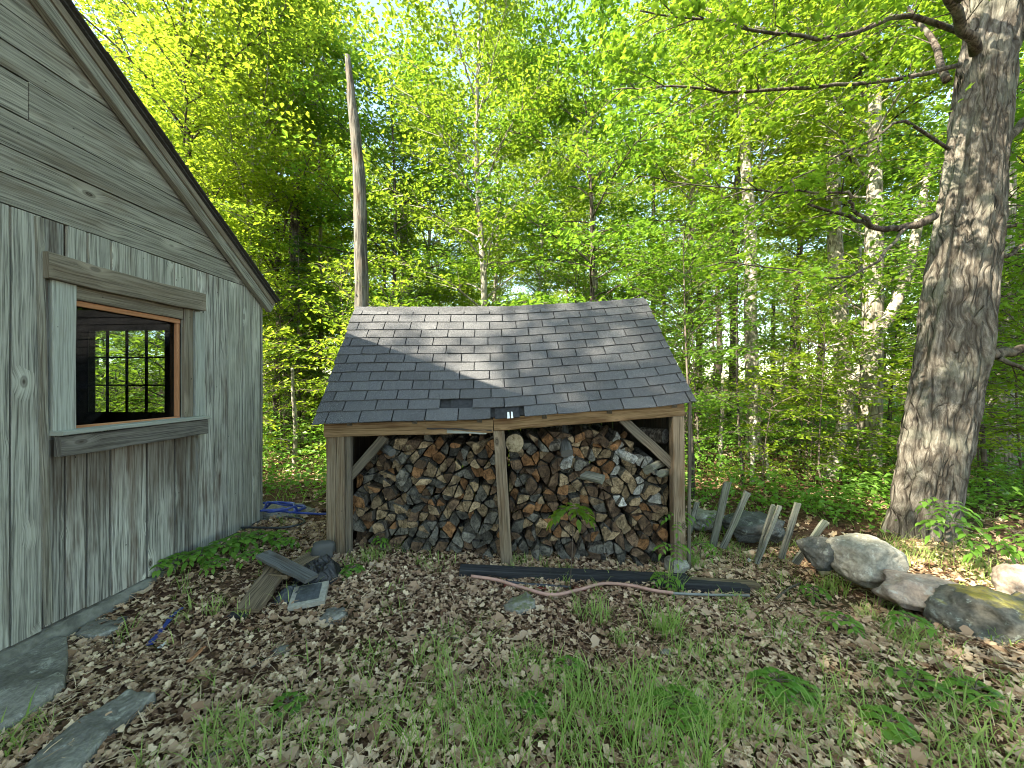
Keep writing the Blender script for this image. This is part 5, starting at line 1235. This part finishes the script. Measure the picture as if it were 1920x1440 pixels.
for (px, py, h, fr, fl, lf, pr, sd, lab) in (
        (1262, 1090, .34, 6, .2, .06, 3, 5, 'vine-like plant climbing the right corner post'), (1250, 1110, .12, 7, .18, .06, 3, 6, 'small leafy plant at the foot of the right corner post'),
        (1275, 1075, .56, 6, .18, .055, 3, 7, 'taller spindly plant against the right corner post'), (1310, 1060, .22, 7, .2, .06, 3, 8, 'leafy plant just right of the corner stone'),
        (1280, 1340, .06, 8, .18, .06, 4, 9, 'ferny bright seedling in the grass, bottom middle'), (1462, 1310, .10, 9, .16, .07, 3, 10, 'bright ferny seedling in the grass right of the middle'),
        (1705, 1200, .14, 7, .14, .07, 2, 11, 'dark green weed before the flat pinkish boulder'), (1590, 1190, .10, 8, .14, .06, 2, 12, 'low dark weed below the grey boulder'),
        (1790, 1060, .42, 8, .28, .09, 3, 13, 'bright compound-leaved seedling at the foot of the maple'), (1850, 1075, .30, 8, .26, .09, 3, 14, 'bright arching seedling behind the pink boulder'),
        (1770, 1040, .55, 8, .28, .09, 3, 15, 'tall bright seedling in front of the maple trunk'), (1905, 1060, .34, 8, .26, .08, 3, 16, 'leafy seedling at the right picture edge'),
        (1655, 1370, .05, 8, .12, .08, 2, 17, 'round-leaved weed in the bottom right grass'), (710, 1040, .16, 6, .08, .055, 2, 18, 'small weed before the left bay of firewood'),
        (540, 1330, .04, 7, .1, .05, 2, 19, 'flat rosette weed in the leaves, lower left'), (665, 1075, .05, 9, .12, .05, 3, 20, 'ferny tuft at the foot of the left post'),
        (1530, 1130, .12, 8, .13, .06, 2, 21, 'dark leafy weed before the dark rock'), (1720, 1290, .05, 8, .16, .07, 2, 22, 'low weed in the leaves below the boulders'),
        (1340, 1000, .2, 8, .2, .07, 3, 23, 'leafy plant beside the second picket'), (1500, 1310, .05, 8, .16, .06, 3, 24, 'small ferny seedling among tall grass'),
        (1820, 1310, .05, 8, .16, .06, 3, 25, 'low leafy weed near the right edge'), (990, 1330, .04, 7, .1, .06, 2, 26, 'bright rosette weed in the centre grass'), (1080, 1260, .05, 6, .1, .05, 2, 27, 'small bright weed below the mossy stone')):
    gq = G(px, py); compound(gq, h, fr, fl, lf, pr, M['weed'], lab, 'seedling', 'plant', CG, (random.uniform(-.04, .04), 0), sd)
# plants along the barn foundation
k = 0
for (px, py, s_, lab) in ((305, 1075, 1.0, 'nearest leafy nettle clump at the barn foundation'), (340, 1068, 1.0, 'second leafy clump along the barn foundation'), (378, 1062, 1.1, 'wide leafy clump against the foundation below the window'),
                     (415, 1050, 1.2, 'tall leafy clump midway along the foundation'), (450, 1036, 1.2, 'leafy clump near the barn corner'), (485, 1028, 1.1, 'leafy clump right at the barn corner'), (515, 1022, .9, 'last leafy clump beyond the barn corner'), (400, 1075, .8, 'low leaves in front of the foundation clumps'), (470, 1060, .9, 'low leaves between the clumps and the debris heap'),
                     (535, 1035, .9, 'leafy clump behind the debris heap'), (590, 1045, .6, 'small clump between debris heap and shed post')):
    gq = G(px, py); k += 1
    compound(gq, .12 * s_, 8, .13 * s_, .065 * s_, 2, M['weed'], lab, 'leafy_clump', 'plant', 'leafy clumps along the barn foundation', (0, 0), 40 + k, .3, .003, .75)
# dandelion clocks
for (px, py, lab) in ((1319, 986, 'dandelion clock nearest the shed corner'), (1384, 1012, 'dandelion clock beside the lichened picket'), (1404, 1053, 'dandelion clock in front of the pickets')):
    gq = G(px, py + 14); t = empty('dandelion', gq, 0, lab, 'flower', 'dandelion clocks'); V, F4, F3, U = tube([(0, 0, -.01), (.004, 0, .05), (0, 0, .09)], .002, 5); put('stem', fmesh('stem', V, [F4, F3], [M['weed']]), t)
    d = rng.normal(0, 1, (90, 3)); d /= np.linalg.norm(d, axis=1)[:, None]; V, F3, A = leafcards(d * .016 + np.array((0, 0, .095)), .008, 1.5, .5); put('seed_head', fmesh('seed_head', V, [F3], [M['white_flap']]), t)
# sticks
for (a, b, r_, lab) in (((470, 1262), (545, 1228), .004, 'pale twig lying in the leaves below the debris heap'), ((770, 1200), (860, 1206), .004, 'thin twig below the firewood, left'), ((215, 1225), (208, 1185), .003, 'pale bent stalk beside the small flagstone'),
                   ((1185, 1105), (1235, 1062), .004, 'thin pale stick leaning on the black timber'), ((1455, 1130), (1500, 1100), .010, 'brown stick in the leaves right of the timber end'), ((1280, 1310), (1330, 1325), .005, 'thin stick in the grass, bottom middle'), ((380, 1440), (430, 1415), .008, 'weathered stick at the bottom left'), ((1590, 1105), (1630, 1085), .005, 'fine twig under the grey boulder')):
    gtube('stick', [a, ((a[0] + b[0]) / 2, (a[1] + b[1]) / 2 - 4), b], r_, M['brace'], lab, 'stick', 10, .03, 6)
#print('verts', sum(len(m.vertices) for m in bpy.data.meshes), 'polys', sum(len(m.polygons) for m in bpy.data.meshes), {k: v[3] for k, v in VAR.items()}, 'logs', len([o for o in bpy.data.objects if o.name.startswith('split_log')]))
